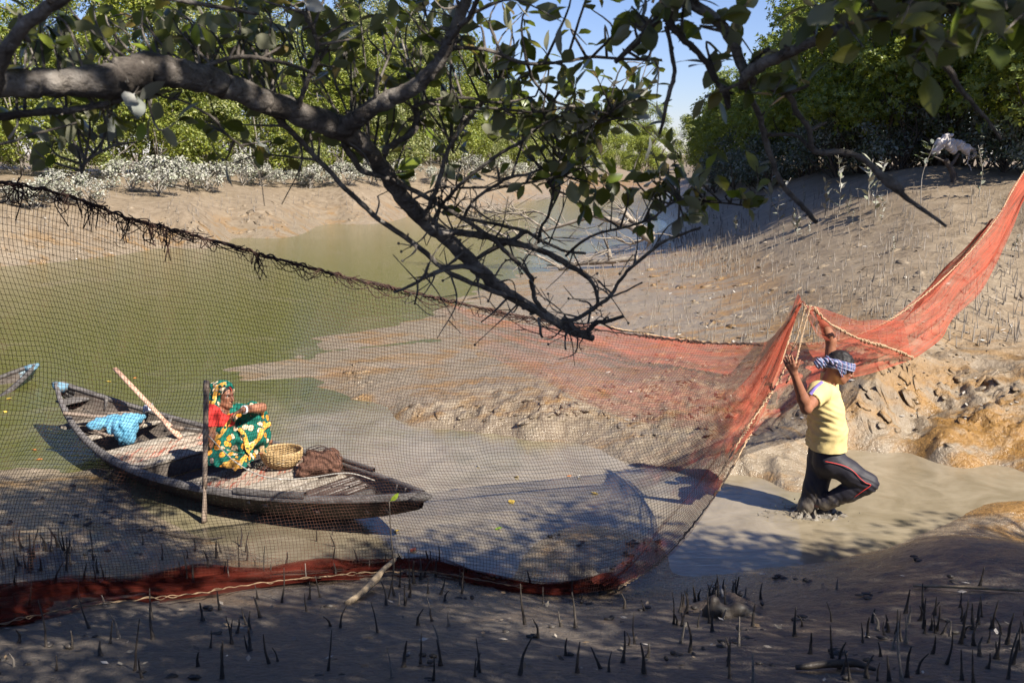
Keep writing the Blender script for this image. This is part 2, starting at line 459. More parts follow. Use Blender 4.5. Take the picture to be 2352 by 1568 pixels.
def mud_material():
    t = NT('tidal_mud'); v = t.coord('Object')
    g = t.n('ShaderNodeNewGeometry'); sx = t.n('ShaderNodeSeparateXYZ'); t.l(g.outputs['Position'], sx.inputs[0])
    z = sx.outputs['Z']
    n1 = t.noise(v, 0.7, 5, 0.6); n2 = t.noise(v, 3.2, 6, 0.62, 0.6); n3 = t.noise(v, 26, 4, 0.6); n4 = t.noise(v, 95, 3, 0.6)
    c = t.ramp(n2, [(0.25, (0.105, 0.076, 0.046)), (0.5, (0.195, 0.148, 0.096)), (0.75, (0.262, 0.210, 0.148))])
    # damp grey tone low on the bank
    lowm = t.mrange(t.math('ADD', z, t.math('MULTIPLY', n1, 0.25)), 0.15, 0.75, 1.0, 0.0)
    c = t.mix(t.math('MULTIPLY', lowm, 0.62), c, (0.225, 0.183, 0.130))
    # peaty near-bank mud, darkened further to put its tree shade into the colour
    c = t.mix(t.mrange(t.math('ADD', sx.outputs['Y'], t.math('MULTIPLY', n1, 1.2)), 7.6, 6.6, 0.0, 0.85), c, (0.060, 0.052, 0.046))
    # rust-brown algal film: streaked patches in a band near the waterline
    vs = t.coord('Object', (0.9, 1.6, 1)); a1 = t.noise(vs, 1.15, 5, 0.62, 0.8)
    zb = t.math('MULTIPLY', t.mrange(z, 0.95, 0.35), t.mrange(z, -0.08, 0.0))
    ybank = t.mrange(sx.outputs['Y'], 6.4, 7.4, 0.25, 1.0)
    al = t.math('MULTIPLY', t.math('MULTIPLY', t.mrange(t.math('ADD', a1, t.mrange(sx.outputs['X'], 3.0, 4.4, 0.0, 0.09)), 0.50, 0.63), zb), ybank)
    c = t.mix(t.math('MULTIPLY', t.math('MULTIPLY', al, t.mrange(sx.outputs['X'], 3.0, 4.5, 1.0, 1.45)), 0.64), c, t.ramp(n3, [(0.3, (0.155, 0.075, 0.012)), (0.7, (0.29, 0.155, 0.035))]))
    # crumbs, worm casts, little shell bits
    c = t.mix(t.mrange(n3, 0.60, 0.74, 0, 0.55), c, (0.08, 0.06, 0.042))
    c = t.mix(t.mrange(n4, 0.69, 0.75, 0, 0.5), c, (0.50, 0.45, 0.38))
    c = t.mix(t.mrange(n4, 0.36, 0.28, 0, 0.5), c, (0.07, 0.055, 0.04))
    wet = t.mrange(t.math('ADD', z, t.math('MULTIPLY', n2, 0.5)), 0.2, 1.0, 0.0, 1.0)
    ro = t.math('ADD', t.mrange(wet, 0, 1, 0.15, 0.58), t.mrange(n3, 0.3, 0.7, -0.06, 0.14))
    h = t.math('ADD', t.math('MULTIPLY', n2, 0.7), t.math('ADD', t.math('MULTIPLY', n3, 0.32), t.math('MULTIPLY', n4, 0.10)))
    return t.done(t.bsdf(c, ro, t.bump(h, 0.85, 0.085), 0.5))
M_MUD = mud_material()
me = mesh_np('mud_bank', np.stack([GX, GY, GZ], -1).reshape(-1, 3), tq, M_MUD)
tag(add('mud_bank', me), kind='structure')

def water_material():
    t = NT('turbid_water'); g = t.n('ShaderNodeNewGeometry'); sx = t.n('ShaderNodeSeparateXYZ'); t.l(g.outputs['Position'], sx.inputs[0])
    v = t.coord('Object'); x, y = sx.outputs['X'], sx.outputs['Y']
    n1 = t.noise(v, 0.55, 4, 0.6, 0.7); n2 = t.noise(v, 2.2, 4, 0.6, 1.2)
    # creek water is olive; silt stirred up in the near channel round the wader is milky brown
    k = t.math('ADD', t.mrange(t.math('SUBTRACT', x, t.math('MULTIPLY', t.math('SUBTRACT', y, 9.0), 0.6)), -5.6, -0.9), t.math('MULTIPLY', t.math('SUBTRACT', n1, 0.5), 1.9))
    kc = t.mrange(k, 0.1, 0.9)
    c = t.mix(kc, (0.085, 0.085, 0.022), t.ramp(n2, [(0.3, (0.160, 0.130, 0.084)), (0.7, (0.255, 0.214, 0.150))]))
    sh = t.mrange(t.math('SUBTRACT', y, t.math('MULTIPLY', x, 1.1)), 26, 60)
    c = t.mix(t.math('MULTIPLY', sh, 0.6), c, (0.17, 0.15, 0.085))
    vr = t.coord('Object', (1.0, 2.2, 1)); r1 = t.noise(vr, 5.5, 3, 0.55, 0.4)
    vr2 = t.coord('Object', (0.8, 2.6, 1)); r2 = t.noise(vr2, 16, 2, 0.5)
    h = t.math('ADD', t.math('MULTIPLY', r1, 0.7), t.math('MULTIPLY', r2, 0.3))
    calm = t.mrange(kc, 0, 1, 1.0, 0.6)
    b = t.n('ShaderNodeBump'); b.inputs['Distance'].default_value = 0.03; t.l(h, b.inputs['Height']); t.l(t.math('MULTIPLY', calm, 0.32), b.inputs['Strength'])
    return t.done(t.bsdf(c, t.mrange(kc, 0, 1, 0.06, 0.11), b.outputs[0], 0.62, IOR=1.36))
M_WATER = water_material()
wx = axis_steps(-420, 420, -6, 6, 0.25, 1.2, 20); wy = axis_steps(2, 700, 5, 14, 0.25, 1.2, 20)
WX, WY = np.meshgrid(wx, wy, indexing='ij'); a_, b_ = WX.shape
idx = np.arange(a_ * b_).reshape(a_, b_)
wq = np.stack([idx[:-1, :-1], idx[1:, :-1], idx[1:, 1:], idx[:-1, 1:]], -1).reshape(-1, 4)
me = mesh_np('water', np.stack([WX, WY, WX * 0], -1).reshape(-1, 3), wq, M_WATER)
tag(add('water', me), kind='structure')

# ------------------------------------------------------------------ vegetation
def leaf_cloud(cent, rad, n, L, Wd, up=0.5, hexa=False, seed=0, flatz=0.75, droop=0.0):
    """n leaves spread over clumps; returns verts, faces"""
    r = np.random.default_rng(seed)
    cent = np.asarray(cent, float); rad = np.asarray(rad, float)
    pr = rad ** 2 / np.sum(rad ** 2)
    k = r.choice(len(cent), n, p=pr)
    d = unit(r.normal(size=(n, 3))); rr = r.random(n) ** 0.55
    pos = cent[k] + d * (rad[k] * rr)[:, None] * np.array([1, 1, flatz])
    nrm = unit(d * 0.6 + r.normal(size=(n, 3)) * 0.55 + np.array([0, 0, up]))
    t = unit(np.cross(nrm, r.normal(size=(n, 3)))); t[:, 2] -= droop; t = unit(t)
    b = unit(np.cross(nrm, t))
    s = r.uniform(0.65, 1.25, n)
    l = (L * s)[:, None]; w = (Wd * s * r.uniform(0.8, 1.15, n))[:, None]
    if hexa:
        v = np.stack([pos - t * l * .5, pos - t * l * .15 + b * w * .5, pos + t * l * .22 + b * w * .46, pos + t * l * .5 - nrm * l * .08, pos + t * l * .22 - b * w * .46, pos - t * l * .15 - b * w * .5], 1)
        f = np.arange(n * 6).reshape(n, 6)
        return v.reshape(-1, 3), f
    v = np.stack([pos - t * l * .5, pos + b * w * .5, pos + t * l * .5 - nrm * l * .1, pos - b * w * .5], 1)
    return v.reshape(-1, 3), np.arange(n * 4).reshape(n, 4)
def rosettes(cent, rad, n, L, Wd, seed=0, k=6, flatz=0.8):
    """tufts of leaves radiating from twig tips, as on mangroves"""
    r = np.random.default_rng(seed); cent = np.asarray(cent, float); rad = np.asarray(rad, float)
    c = r.choice(len(cent), n, p=rad ** 2 / np.sum(rad ** 2))
    d = unit(r.normal(size=(n, 3)) + np.array([0, 0, .35])); 
    pos = cent[c] + d * (rad[c] * r.random(n) ** 0.4)[:, None] * np.array([1, 1, flatz])
    ax = unit(d + np.array([0, 0, .7]) + r.normal(size=(n, 3)) * .35)
    e1 = unit(np.cross(ax, r.normal(size=(n, 3)))); e2 = np.cross(ax, e1)
    V = []
    for j in range(k):
        a = 2 * np.pi * j / k + r.uniform(-.35, .35, n)
        out = e1 * np.cos(a)[:, None] + e2 * np.sin(a)[:, None]
        el = r.uniform(.15, .95, n)[:, None]
        t = unit(out * np.cos(el) + ax * np.sin(el)); b = unit(np.cross(ax, t)); nn = np.cross(t, b)
        l = (L * r.uniform(.7, 1.2, n))[:, None]; w = l * Wd / L
        V.append(np.stack([pos + t * l * .06, pos + t * l * .4 + b * w * .46, pos + t * l * .75 + b * w * .4, pos + t * l - nn * l * .08, pos + t * l * .75 - b * w * .4, pos + t * l * .4 - b * w * .46], 1))
    v = np.concatenate(V, 0).reshape(-1, 3)
    return v, np.arange(n * k * 6).reshape(-1, 6)

M_BARK = mottled('pale_bark', [(0.3, (0.10, 0.085, 0.07)), (0.7, (0.30, 0.27, 0.23))], 5, 0.85, 0.5, 0.02)
M_BARKD = mottled('dark_bark', [(0.3, (0.035, 0.028, 0.022)), (0.7, (0.12, 0.095, 0.075))], 7, 0.85, 0.6, 0.02)
M_TWIG = mottled('silted_twig', [(0.3, (0.17, 0.15, 0.125)), (0.7, (0.36, 0.33, 0.29))], 9, 0.9, 0.4, 0.01)
M_FAR = leaf_mat('far_leaves', [(0.115, 0.150, 0.020), (0.175, 0.205, 0.024), (0.25, 0.25, 0.038), (0.14, 0.175, 0.030)], None, trans=0.3, rough=0.5, var=0.4)
M_FARB = leaf_mat('far_leaves_grey', [(0.14, 0.17, 0.055), (0.20, 0.22, 0.075), (0.25, 0.25, 0.105)], None, trans=0.28, rough=0.5, var=0.35)
M_NEAR = leaf_mat('bank_leaves', [(0.085, 0.150, 0.018), (0.16, 0.235, 0.022), (0.32, 0.35, 0.034), (0.09, 0.14, 0.03)], (0.19, 0.24, 0.06), trans=0.5, rough=0.36, var=0.45, tcol=(.36, .38, .06))
M_SILT = leaf_mat('silted_leaves', [(0.24, 0.23, 0.19), (0.40, 0.39, 0.35), (0.17, 0.19, 0.11), (0.33, 0.32, 0.27)], None, trans=0.06, rough=0.75, var=0.35, tcol=(.3, .3, .2))
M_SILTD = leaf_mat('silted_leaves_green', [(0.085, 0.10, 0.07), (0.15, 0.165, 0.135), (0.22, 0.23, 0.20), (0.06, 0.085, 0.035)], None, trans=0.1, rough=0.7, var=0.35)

def clumps(h, w, base, n, seed, top=0.55, cr=(0.5, 0.95)):
    """clump centres of an uneven crown: wide low, narrower and broken on top"""
    r = np.random.default_rng(seed); out = []
    while len(out) < n:
        u = r.random(); z = base + (h - base) * u
        prof = w * (0.62 + 0.5 * math.sin(math.pi * min(1, u * 1.1 + .08))) * (1 - max(0, u - top) / (1 - top) * 0.62)
        a = r.random() * 2 * math.pi; q = prof * (0.35 + 0.65 * r.random() ** 0.5)
        out.append((q * math.cos(a), q * math.sin(a), z, r.uniform(*cr)))
    out = np.array(out); return out[:, :3], out[:, 3]
def trunk_mb(h, cents, seed, r0=0.09, nl=9, lean=0.3, base=0.0):
    r = np.random.default_rng(seed); m = MB()
    ln = r.normal(0, lean, 2)
    spine = np.array([[ln[0] * t ** 1.5 + .12 * math.sin(5 * t + seed), ln[1] * t ** 1.5 + .12 * math.cos(4 * t + seed), -0.15 + h * .85 * t] for t in np.linspace(0, 1, 9)])
    m.tube(spine, np.linspace(r0, r0 * .25, 9), 7, noise=.12)
    for k in r.choice(len(cents), min(nl, len(cents)), replace=False):
        c = cents[k]; zb = np.clip(c[2] - abs(r.normal(1.0, .5)), .2, h * .8)
        i = int(np.clip(zb / (h * .85) * 8, 0, 8)); s = spine[i]
        mid = (s + c) / 2 + r.normal(0, .15, 3)
        m.tube(spline([s, mid, c], 4), np.linspace(r0 * .5, r0 * .12, 9), 5)
    return m
TREE_PROTO = {}
def tree_meshes(key, h, w, base, nc, nleaf, L, Wd, leafmat, barkmat, seed, mode='cloud', r0=0.09, cr=(0.5, 0.95), nl=9, lean=.3, top=.55):
    c, rad = clumps(h, w, base, nc, seed, top, cr)
    if mode == 'rosette': v, f = rosettes(c, rad, nleaf, L, Wd, seed)
    else: v, f = leaf_cloud(c, rad, nleaf, L, Wd, 0.55, mode == 'hex', seed)
    crown = mesh_np('crown_' + key, v, f, leafmat, smooth=False)
    tm = trunk_mb(h, c, seed, r0, nl, lean)
    tr = mesh_np('trunk_' + key, np.vstack(tm.v), [np.vstack(q) for q in tm.f.values()], barkmat)
    TREE_PROTO[key] = (crown, tr)
for i in range(4):
    tree_meshes('tall%d' % i, [9.2, 10.4, 8.4, 11.2][i], [1.9, 2.2, 2.3, 1.8][i], [2.2, 2.6, 1.8, 3.2][i], 46, 12000, .17, .075, [M_FAR, M_FARB][i % 2], M_BARK, 20 + i, r0=.11, top=.5, cr=(.55, 1.0))
for i in range(3):
    tree_meshes('mid%d' % i, [4.6, 5.4, 4.0][i], [1.8, 1.7, 2.0][i], .45, 34, 9000, .15, .075, [M_FAR, M_FAR, M_FARB][i], M_BARK, 40 + i, r0=.07, cr=(.5, .85))
for i in range(3):
    tree_meshes('silt%d' % i, [1.5, 1.25, 1.8][i], [1.1, 1.25, 1.0][i], .45, 20, 1700, .13, .065, M_SILT, M_TWIG, 50 + i, 'hex', r0=.05, cr=(.28, .5), nl=12)
for i in range(3):
    tree_meshes('bank%d' % i, [5.2, 6.0, 4.6][i], [1.7, 1.6, 1.9][i], 1.35, 44, 1500, .14, .062, M_NEAR, M_BARKD, 60 + i, 'rosette', r0=.075, cr=(.4, .75), nl=12)
for i in range(2):
    tree_meshes('airy%d' % i, [7.2, 6.4][i], [2.1, 2.3][i], 1.6, 40, 1150, .13, .055, M_NEAR, M_BARK, 70 + i, 'rosette', r0=.07, cr=(.3, .5), nl=16, top=.8)
for i in range(3):
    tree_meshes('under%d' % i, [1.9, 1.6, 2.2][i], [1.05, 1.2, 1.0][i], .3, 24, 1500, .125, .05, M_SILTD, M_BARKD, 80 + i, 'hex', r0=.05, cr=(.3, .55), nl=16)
def plant_tree(key, name, label, cat, group, x, y, s=1.0, rz=0.0, z=None):
    z = float(hgt(x, y, False)[0]) if z is None else z
    t = thing(name, label, cat, (x, y, z), group)
    t.rotation_euler = (0, 0, rz); t.scale = (s, s, s * random.uniform(.92, 1.08))
    add('trunk', TREE_PROTO[key][1], t); add('crown', TREE_PROTO[key][0], t)
    return t
def along(path, step, jitter):
    p = np.array(path, float); seg = np.linalg.norm(np.diff(p, axis=0), axis=1); cum = np.concatenate([[0], np.cumsum(seg)])
    out = []; d = 0
    while d < cum[-1]:
        i = min(np.searchsorted(cum, d, 'right') - 1, len(seg) - 1); q = p[i] + (p[i + 1] - p[i]) * (d - cum[i]) / seg[i]
        out.append(q + rng.normal(0, jitter, 2)); d += step * rng.uniform(.8, 1.2)
    return np.array(out)
EDGE = [(-36, 25), (-27, 28), (-20.5, 33), (-17.5, 41), (-12.5, 49), (-7.5, 57.5), (-1.5, 71), (3, 86)]
def shifted(path, d): # away from the creek
    p = np.array(path, float); g = np.gradient(p, axis=0); n = unit(np.stack([-g[:, 1], g[:, 0]], 1)); return p + n * d
k = 0
for q in along(shifted(EDGE, .6), 2.3, .5):
    plant_tree('mid%d' % (k % 3), 'mangrove_bush', 'bushy yellow green mangrove at the front of the far forest', 'bush', 'bushes along the far bank', q[0], q[1], random.uniform(.75, 1.1), random.random() * 6); k += 1
for q in along(shifted(EDGE, 3.2), 2.6, .7):
    plant_tree(['mid0', 'mid1', 'tall2', 'mid2', 'tall0'][k % 5], 'mangrove_tree', 'leafy mangrove tree in the second row of the far forest', 'tree', 'mangrove trees on the far bank', q[0], q[1], random.uniform(.85, 1.1), random.random() * 6); k += 1
for q in along(shifted(EDGE, 6.3), 2.4, .9):
    plant_tree('tall%d' % (k % 4), 'mangrove_tree', 'tall pale green mangrove tree rising at the back of the far forest', 'tree', 'tall trees behind the far bank', q[0], q[1], random.uniform(.85, 1.12), random.random() * 6); k += 1
for q in along(shifted(EDGE, 10.0), 3.2, 1.0):
    plant_tree('tall%d' % (k % 4), 'mangrove_tree', 'tall pale green mangrove tree rising at the back of the far forest', 'tree', 'tall trees behind the far bank', q[0], q[1], random.uniform(.95, 1.15), random.random() * 6); k += 1
# trees round the bend of the creek
for q in along([(0, 96), (6, 108), (16, 132), (34, 140), (50, 128)], 2.6, 1.2):
    plant_tree(['mid0', 'tall2', 'mid1'][k % 3], 'mangrove_tree', 'hazy green mangrove tree where the creek bends away', 'tree', 'distant trees round the creek bend', q[0], q[1], random.uniform(.9, 1.25), random.random() * 6); k += 1
# silt-whitened shrubs along the far tide line
SHR = [(-60, 475), (20, 470), (75, 478), (130, 462), (205, 470), (300, 440), (365, 448), (430, 436), (480, 440), (560, 425), (600, 428), (650, 424), (700, 426), (715, 432), (800, 425), (855, 424), (930, 424), (1010, 424), (1080, 420), (1150, 417), (1220, 412), (1290, 410), (1350, 405)]

gp = on_ground([q[0] for q in SHR], [q[1] for q in SHR])
for i, (q, s) in enumerate(zip(gp, SHR)):
    lab = 'silt whitened low shrub spreading over the far mud beach' if 280 < s[0] < 500 else 'pale silt coated shrub at the foot of the far forest'
    plant_tree('silt%d' % (i % 3), 'silted_shrub', lab, 'shrub', 'silt coated shrubs on the far bank' if not 280 < s[0] < 500 else 'white shrubs low on the far beach', q[0], q[1], (1.0 if 280 < s[0] < 500 else .8) * np.clip(q[1] / 45, .8, 1.3) * random.uniform(.55, 1.1), random.random() * 6)
# right bank forest
def rb(x, y, key, lab, cat, group, s=1.0, name='mangrove_tree'):
    plant_tree(key, name, lab, cat, group, x, y, s, random.random() * 6)
RE = [(9.4, 17.4), (8.9, 19.6), (8.3, 22), (7.9, 25), (7.7, 28), (7.9, 32), (8.2, 37), (8.6, 42), (9.0, 48), (9.8, 56)]
for i, q in enumerate(along([(11.3, 19.6), (11.2, 22.3), (10.7, 24.6), (10.1, 27.5), (9.9, 31), (10, 36), (10.4, 44), (11.2, 56), (14, 68), (19, 84)], 1.6, .3)):
    rb(q[0], q[1], 'bank%d' % (i % 3), 'dark green broad leaved mangrove at the edge of the right bank forest', 'tree', 'mangroves edging the right bank', random.uniform(.8, 1.05) * (0.82 if q[1] > 34 else 1))
for i, q in enumerate(along([(13, 20.5), (12.6, 24), (11.9, 29), (12, 36), (13, 48)], 2.1, .4)):
    rb(q[0], q[1], ['bank1', 'airy0', 'bank0', 'airy1'][i % 4], 'tall airy mangrove rising behind the right bank forest', 'tree', 'tall mangroves behind the right bank', random.uniform(1.15, 1.4) * (0.85 if q[1] > 34 else 1))
for i, q in enumerate(along([(15, 22), (14.6, 27), (14.5, 34)], 2.3, .4)):
    rb(q[0], q[1], ['airy0', 'bank1', 'airy1'][i % 3], 'tall airy mangrove rising behind the right bank forest', 'tree', 'tall mangroves behind the right bank', random.uniform(1.3, 1.55))
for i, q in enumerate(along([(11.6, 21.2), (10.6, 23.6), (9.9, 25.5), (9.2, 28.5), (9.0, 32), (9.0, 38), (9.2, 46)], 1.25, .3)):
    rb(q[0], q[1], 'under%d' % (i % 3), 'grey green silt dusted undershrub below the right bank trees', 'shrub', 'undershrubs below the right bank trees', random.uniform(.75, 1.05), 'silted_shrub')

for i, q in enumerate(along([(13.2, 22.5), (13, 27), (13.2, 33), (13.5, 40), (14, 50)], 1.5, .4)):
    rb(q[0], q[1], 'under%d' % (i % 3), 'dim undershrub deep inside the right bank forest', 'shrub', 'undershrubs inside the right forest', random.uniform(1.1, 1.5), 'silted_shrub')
# saplings on the right bank
def sapling_mesh(h, seed, kind):
    r = np.random.default_rng(seed); st = MB(); lv = []; fs = []; n = 0
    sp = spline([(0, 0, -.05), (r.normal(0, .03), r.normal(0, .03), h * .5), (r.normal(0, .07), r.normal(0, .07), h)], 6)
    st.tube(sp, np.linspace(.009, .004, len(sp)), 5)
    lm = MB()
    k = int(10 + 14 * h)
    for j in range(k):
        u = (0.18 + 0.82 * (j + r.random()) / k) if kind == 0 else (0.72 + 0.3 * r.random())
        i = min(int(u * (len(sp) - 1)), len(sp) - 1); a = r.random() * 6.28 + j * 2.4
        b0 = sp[i] + (0 if kind == 0 else 1) * np.array([math.cos(a), math.sin(a), .3]) * r.uniform(0, .14)
        el = r.uniform(.2, 1.1); t = np.array([math.cos(a) * math.cos(el), math.sin(a) * math.cos(el), math.sin(el)])
        L = r.uniform(.11, .18); w = L * .38; s = unit(np.cross(t, [0, 0, 1.])); nn = np.cross(s, t)
        lm.raw([b0, b0 + t * L * .4 + s * w * .5, b0 + t * L * .75 + s * w * .38, b0 + t * L - nn * L * .1, b0 + t * L * .75 - s * w * .38, b0 + t * L * .4 - s * w * .5], np.array([[0, 1, 2, 3, 4, 5]]))
    return st, lm
SAP = [(1769, 486, .8), (1790, 520, .95), (1845, 470, .5), (1895, 500, .75), (1927, 490, 1.15), (1995, 472, .9), (2010, 500, 1.15), (2022, 515, .6), (1822, 525, .4), (1600, 545, .3), (1830, 545, .45), (2115, 470, 1.15), (2247, 452, 1.0), (1948, 497, .4), (1800, 558, .35), (1690, 545, .4), (2050, 580, .35), (2215, 610, .35), (1580, 500, .4), (1640, 520, .45), (1720, 500, .5), (2300, 520, .5), (1960, 520, .35), (1860, 540, .3), (2330, 590, .45), (1540, 570, .3)]
gp = on_ground([s[0] for s in SAP], [s[1] for s in SAP])
saps = []
for i in range(6):
    a, b = sapling_mesh([.5, .8, 1.0, .6, .9, 1.0][i], 200 + i, 1 if i == 5 else 0)
    saps.append((mesh_np('sapling_stem', np.vstack(a.v), [np.vstack(q) for q in a.f.values()], M_TWIG), mesh_np('sapling_leaves', np.vstack(b.v), [np.vstack(q) for q in b.f.values()], M_SILTD if i == 5 else M_SILT, smooth=False), [.5, .8, 1.0, .6, .9, 1.0][i]))
for i, (q, s) in enumerate(zip(gp, SAP)):
    pk = 5 if s[0] in (2115,) else (i % 5)
    hh = s[2] * q[1] / 20.0 * 1.0
    lab = {2115: 'lone bare stemmed sapling with a leafy top beside the sack', 2247: 'slender sapling right of the white sack'}.get(s[0], 'tall grey leaved sapling rooted in the right mud bank' if s[2] > .7 else 'small grey leaved seedling rooted in the right mud bank')
    t = thing('mangrove_sapling', lab, 'sapling', q, 'tall saplings on the right bank' if s[2] > .7 and s[0] not in (2115, 2247) else ('small seedlings on the right bank' if s[0] not in (2115, 2247) else None))
    t.rotation_euler = (0, 0, random.random() * 6); sc = hh / saps[pk][2]; t.scale = (sc, sc, sc)
    add('stem', saps[pk][0], t); add('foliage', saps[pk][1], t)

# breathing roots (pneumatophores)
M_ROOT = mottled('breathing_root', [(0.3, (0.020, 0.016, 0.013)), (0.7, (0.075, 0.060, 0.048))], 14, 0.55, 0.5, 0.01)
M_ROOTP = mottled('silted_root', [(0.3, (0.13, 0.11, 0.09)), (0.7, (0.30, 0.26, 0.22))], 14, 0.8, 0.4, 0.01)
root_me = []
for i in range(8):
    r = np.random.default_rng(300 + i)
    sp = spline([(0, 0, -.12), (0, 0, 0.0), (r.normal(0, .03), r.normal(0, .03), .5), (r.normal(0, .07), r.normal(0, .07), 1.0)], 4)
    m = MB(); m.tube(sp, np.interp(sp[:, 2], [-.2, 0, .25, 1], [.085, .075, .045, .018]), 6, noise=.2)
    v = np.vstack(m.v)
    root_me.append([mesh_np('root', v, [np.vstack(q) for q in m.f.values()], mm) for mm in (M_ROOT, M_ROOTP)])
RPX = []
for _ in range(150): RPX.append((rng.uniform(-10, 2360), rng.uniform(1330, 1566), 0))
for _ in range(26): RPX.append((rng.normal(980, 60), rng.uniform(1285, 1390), 0))
for _ in range(26): RPX.append((rng.uniform(0, 170), rng.normal(1290, 16), 0))
for _ in range(30): RPX.append((rng.uniform(150, 900), rng.uniform(1255, 1335), 0))
for _ in range(18): RPX.append((rng.uniform(1560, 1700), rng.uniform(1360, 1450), 0))
for _ in range(34): RPX.append((rng.uniform(2000, 2352), rng.uniform(1380, 1566), 0))
RPX = [q for q in RPX if q[1] > 1345 or q[0] < 1150]
near_n = len(RPX)
while len(RPX) < 300:
    x, y = rng.uniform(1700, 2352), rng.uniform(520, 830)
    if y < 880 - 0.2 * (x - 1500) + 60 and noise2(x / 90, y / 50) > -.25: RPX.append((x, y, 1))
g = on_ground([q[0] for q in RPX], [q[1] for q in RPX])
for i, (q, s) in enumerate(zip(g, RPX)):
    pale = (s[2] == 1 and i % 3 > 0) or (s[2] == 0 and i % 9 == 0)
    o = add('breathing_root', root_me[i % 8][1 if pale else 0], None, q)
    h = (rng.uniform(.06, .17) * (1.5 if rng.random() < .25 else 1)) if s[2] == 0 else rng.uniform(.06, .2)
    th = rng.uniform(.10, .19) * (1 if s[2] == 0 else .8)
    o.scale = (th, th, h); o.rotation_euler = (rng.normal(0, .10), rng.normal(0, .10), rng.uniform(0, 6))
    if s[2] == 0: tag(o, 'dark breathing root spike standing up from the shaded near mud' if not pale else 'pale breathing root spike standing up from the shaded near mud', 'root', 'breathing roots on the near bank')
    else: tag(o, 'thin breathing root standing up from the sunlit right mud bank', 'root', 'breathing roots on the right bank')
# the thousands of smaller ones further off
m = MB(); pts = []
for _ in range(2600):
    u = rng.random()
    if u < .42: pts.append((rng.uniform(1480, 2352), rng.uniform(440, 800)))
    elif u < .62: pts.append((rng.normal(1600, 90), rng.normal(575, 28)))
    elif u < .75: pts.append((rng.uniform(1200, 1700), 640 - (rng.uniform(0, 1)) * 60))
    else: pts.append((rng.uniform(0, 1250), rng.uniform(425, 560)))
g = on_ground([q[0] for q in pts], [q[1] for q in pts], 300)
tri = []
for q in g:
    if q[2] < 0.1: continue
    h = rng.uniform(.07, .26); r0 = rng.uniform(.007, .013) * (1 if q[1] < 30 else 1.6); tp = q + np.array([rng.normal(0, .03), rng.normal(0, .03), h])
    a = rng.random() * 6.28; ring = [q + r0 * np.array([math.cos(a + k * 2.094), math.sin(a + k * 2.094), 0]) - np.array([0, 0, .03]) for k in range(3)]
    ring2 = [tp + r0 * .4 * np.array([math.cos(a + k * 2.094), math.sin(a + k * 2.094), 0]) for k in range(3)]
    tri.append(ring + ring2)
tri = np.array(tri).reshape(-1, 3); n = len(tri) // 6; b = (np.arange(n) * 6)[:, None]
fq = np.concatenate([b + np.array([[0, 1, 4, 3]]), b + np.array([[1, 2, 5, 4]]), b + np.array([[2, 0, 3, 5]])])
tag(add('small_breathing_roots', mesh_np('small_breathing_roots', tri, fq, M_ROOTP, False)), 'field of small breathing roots and root stubs on the mud banks', 'roots', kind='stuff')
# leaf litter and shell bits on the mud
pts = [(rng.uniform(1350, 2352), rng.uniform(520, 980)) for _ in range(900)] + [(rng.uniform(0, 900), rng.uniform(500, 640)) for _ in range(260)] + [(rng.uniform(0, 2352), rng.uniform(1260, 1560)) for _ in range(160)]
g = on_ground([q[0] for q in pts], [q[1] for q in pts], 300); g = g[g[:, 2] > .02]
n = len(g); L = rng.uniform(.015, .05, n)[:, None] * np.clip(g[:, 1:2] / 14, .6, 1.6); a = rng.uniform(0, 6.28, n)
t = np.stack([np.cos(a), np.sin(a), rng.normal(0, .2, n)], 1); bb = np.stack([-np.sin(a), np.cos(a), rng.normal(0, .25, n)], 1); c = g + np.array([0, 0, .012])
v = np.stack([c - t * L, c + bb * L * .45, c + t * L, c - bb * L * .45], 1).reshape(-1, 3)
M_LITTER = leaf_mat('leaf_litter', [(0.30, 0.26, 0.20), (0.07, 0.05, 0.035), (0.48, 0.44, 0.38), (0.16, 0.11, 0.06)], None, trans=0.0, rough=.7)
tag(add('leaf_litter', mesh_np('leaf_litter', v, np.arange(n * 4).reshape(n, 4), M_LITTER, False)), 'scattered dead leaves and shell bits on the mud', 'litter', kind='stuff')

# ------------------------------------------------------------------ the two trees beside the camera
t = NT('limb_bark'); v = t.coord('Object'); a_ = t.noise(v, 9, 7, .65); b_ = t.noise(v, 38, 5, .7, .8); vs_ = t.coord('Object', (18, 60, 60)); c_ = t.noise(vs_, 1.0, 4, .6, 1.0)
c = t.ramp(a_, [(0.30, (0.035, 0.028, 0.024)), (0.48, (0.115, 0.098, 0.085)), (0.70, (0.27, 0.245, 0.22))])
c = t.mix(t.mrange(b_, .52, .66, 0, .7), c, (0.05, 0.042, 0.036)); c = t.mix(t.mrange(b_, .30, .40, .5, 0), c, (0.40, 0.38, 0.345)); c = t.mix(t.mrange(c_, .56, .62, 0, .55), c, (0.04, 0.033, 0.028))
M_LIMB = t.done(t.bsdf(c, .88, t.bump(t.math('ADD', t.math('ADD', a_, t.math('MULTIPLY', b_, .6)), t.math('MULTIPLY', c_, -.5)), .95, .014), .25))
TG = [(0.055, 0.072, 0.012), (0.10, 0.11, 0.018), (0.17, 0.165, 0.03), (0.04, 0.055, 0.014), (0.20, 0.27, 0.03), (0.14, 0.10, 0.03)]
M_LEAF = leaf_mat('broad_leaf', TG, (0.21, 0.21, 0.15), (0.05, 0.03, 0.012), trans=0.34, rough=0.32, per='object', var=0.3)
M_LEAFS = leaf_mat('broad_leaf_mass', TG, (0.21, 0.21, 0.15), None, trans=0.34, rough=0.34, per='island', var=0.3)
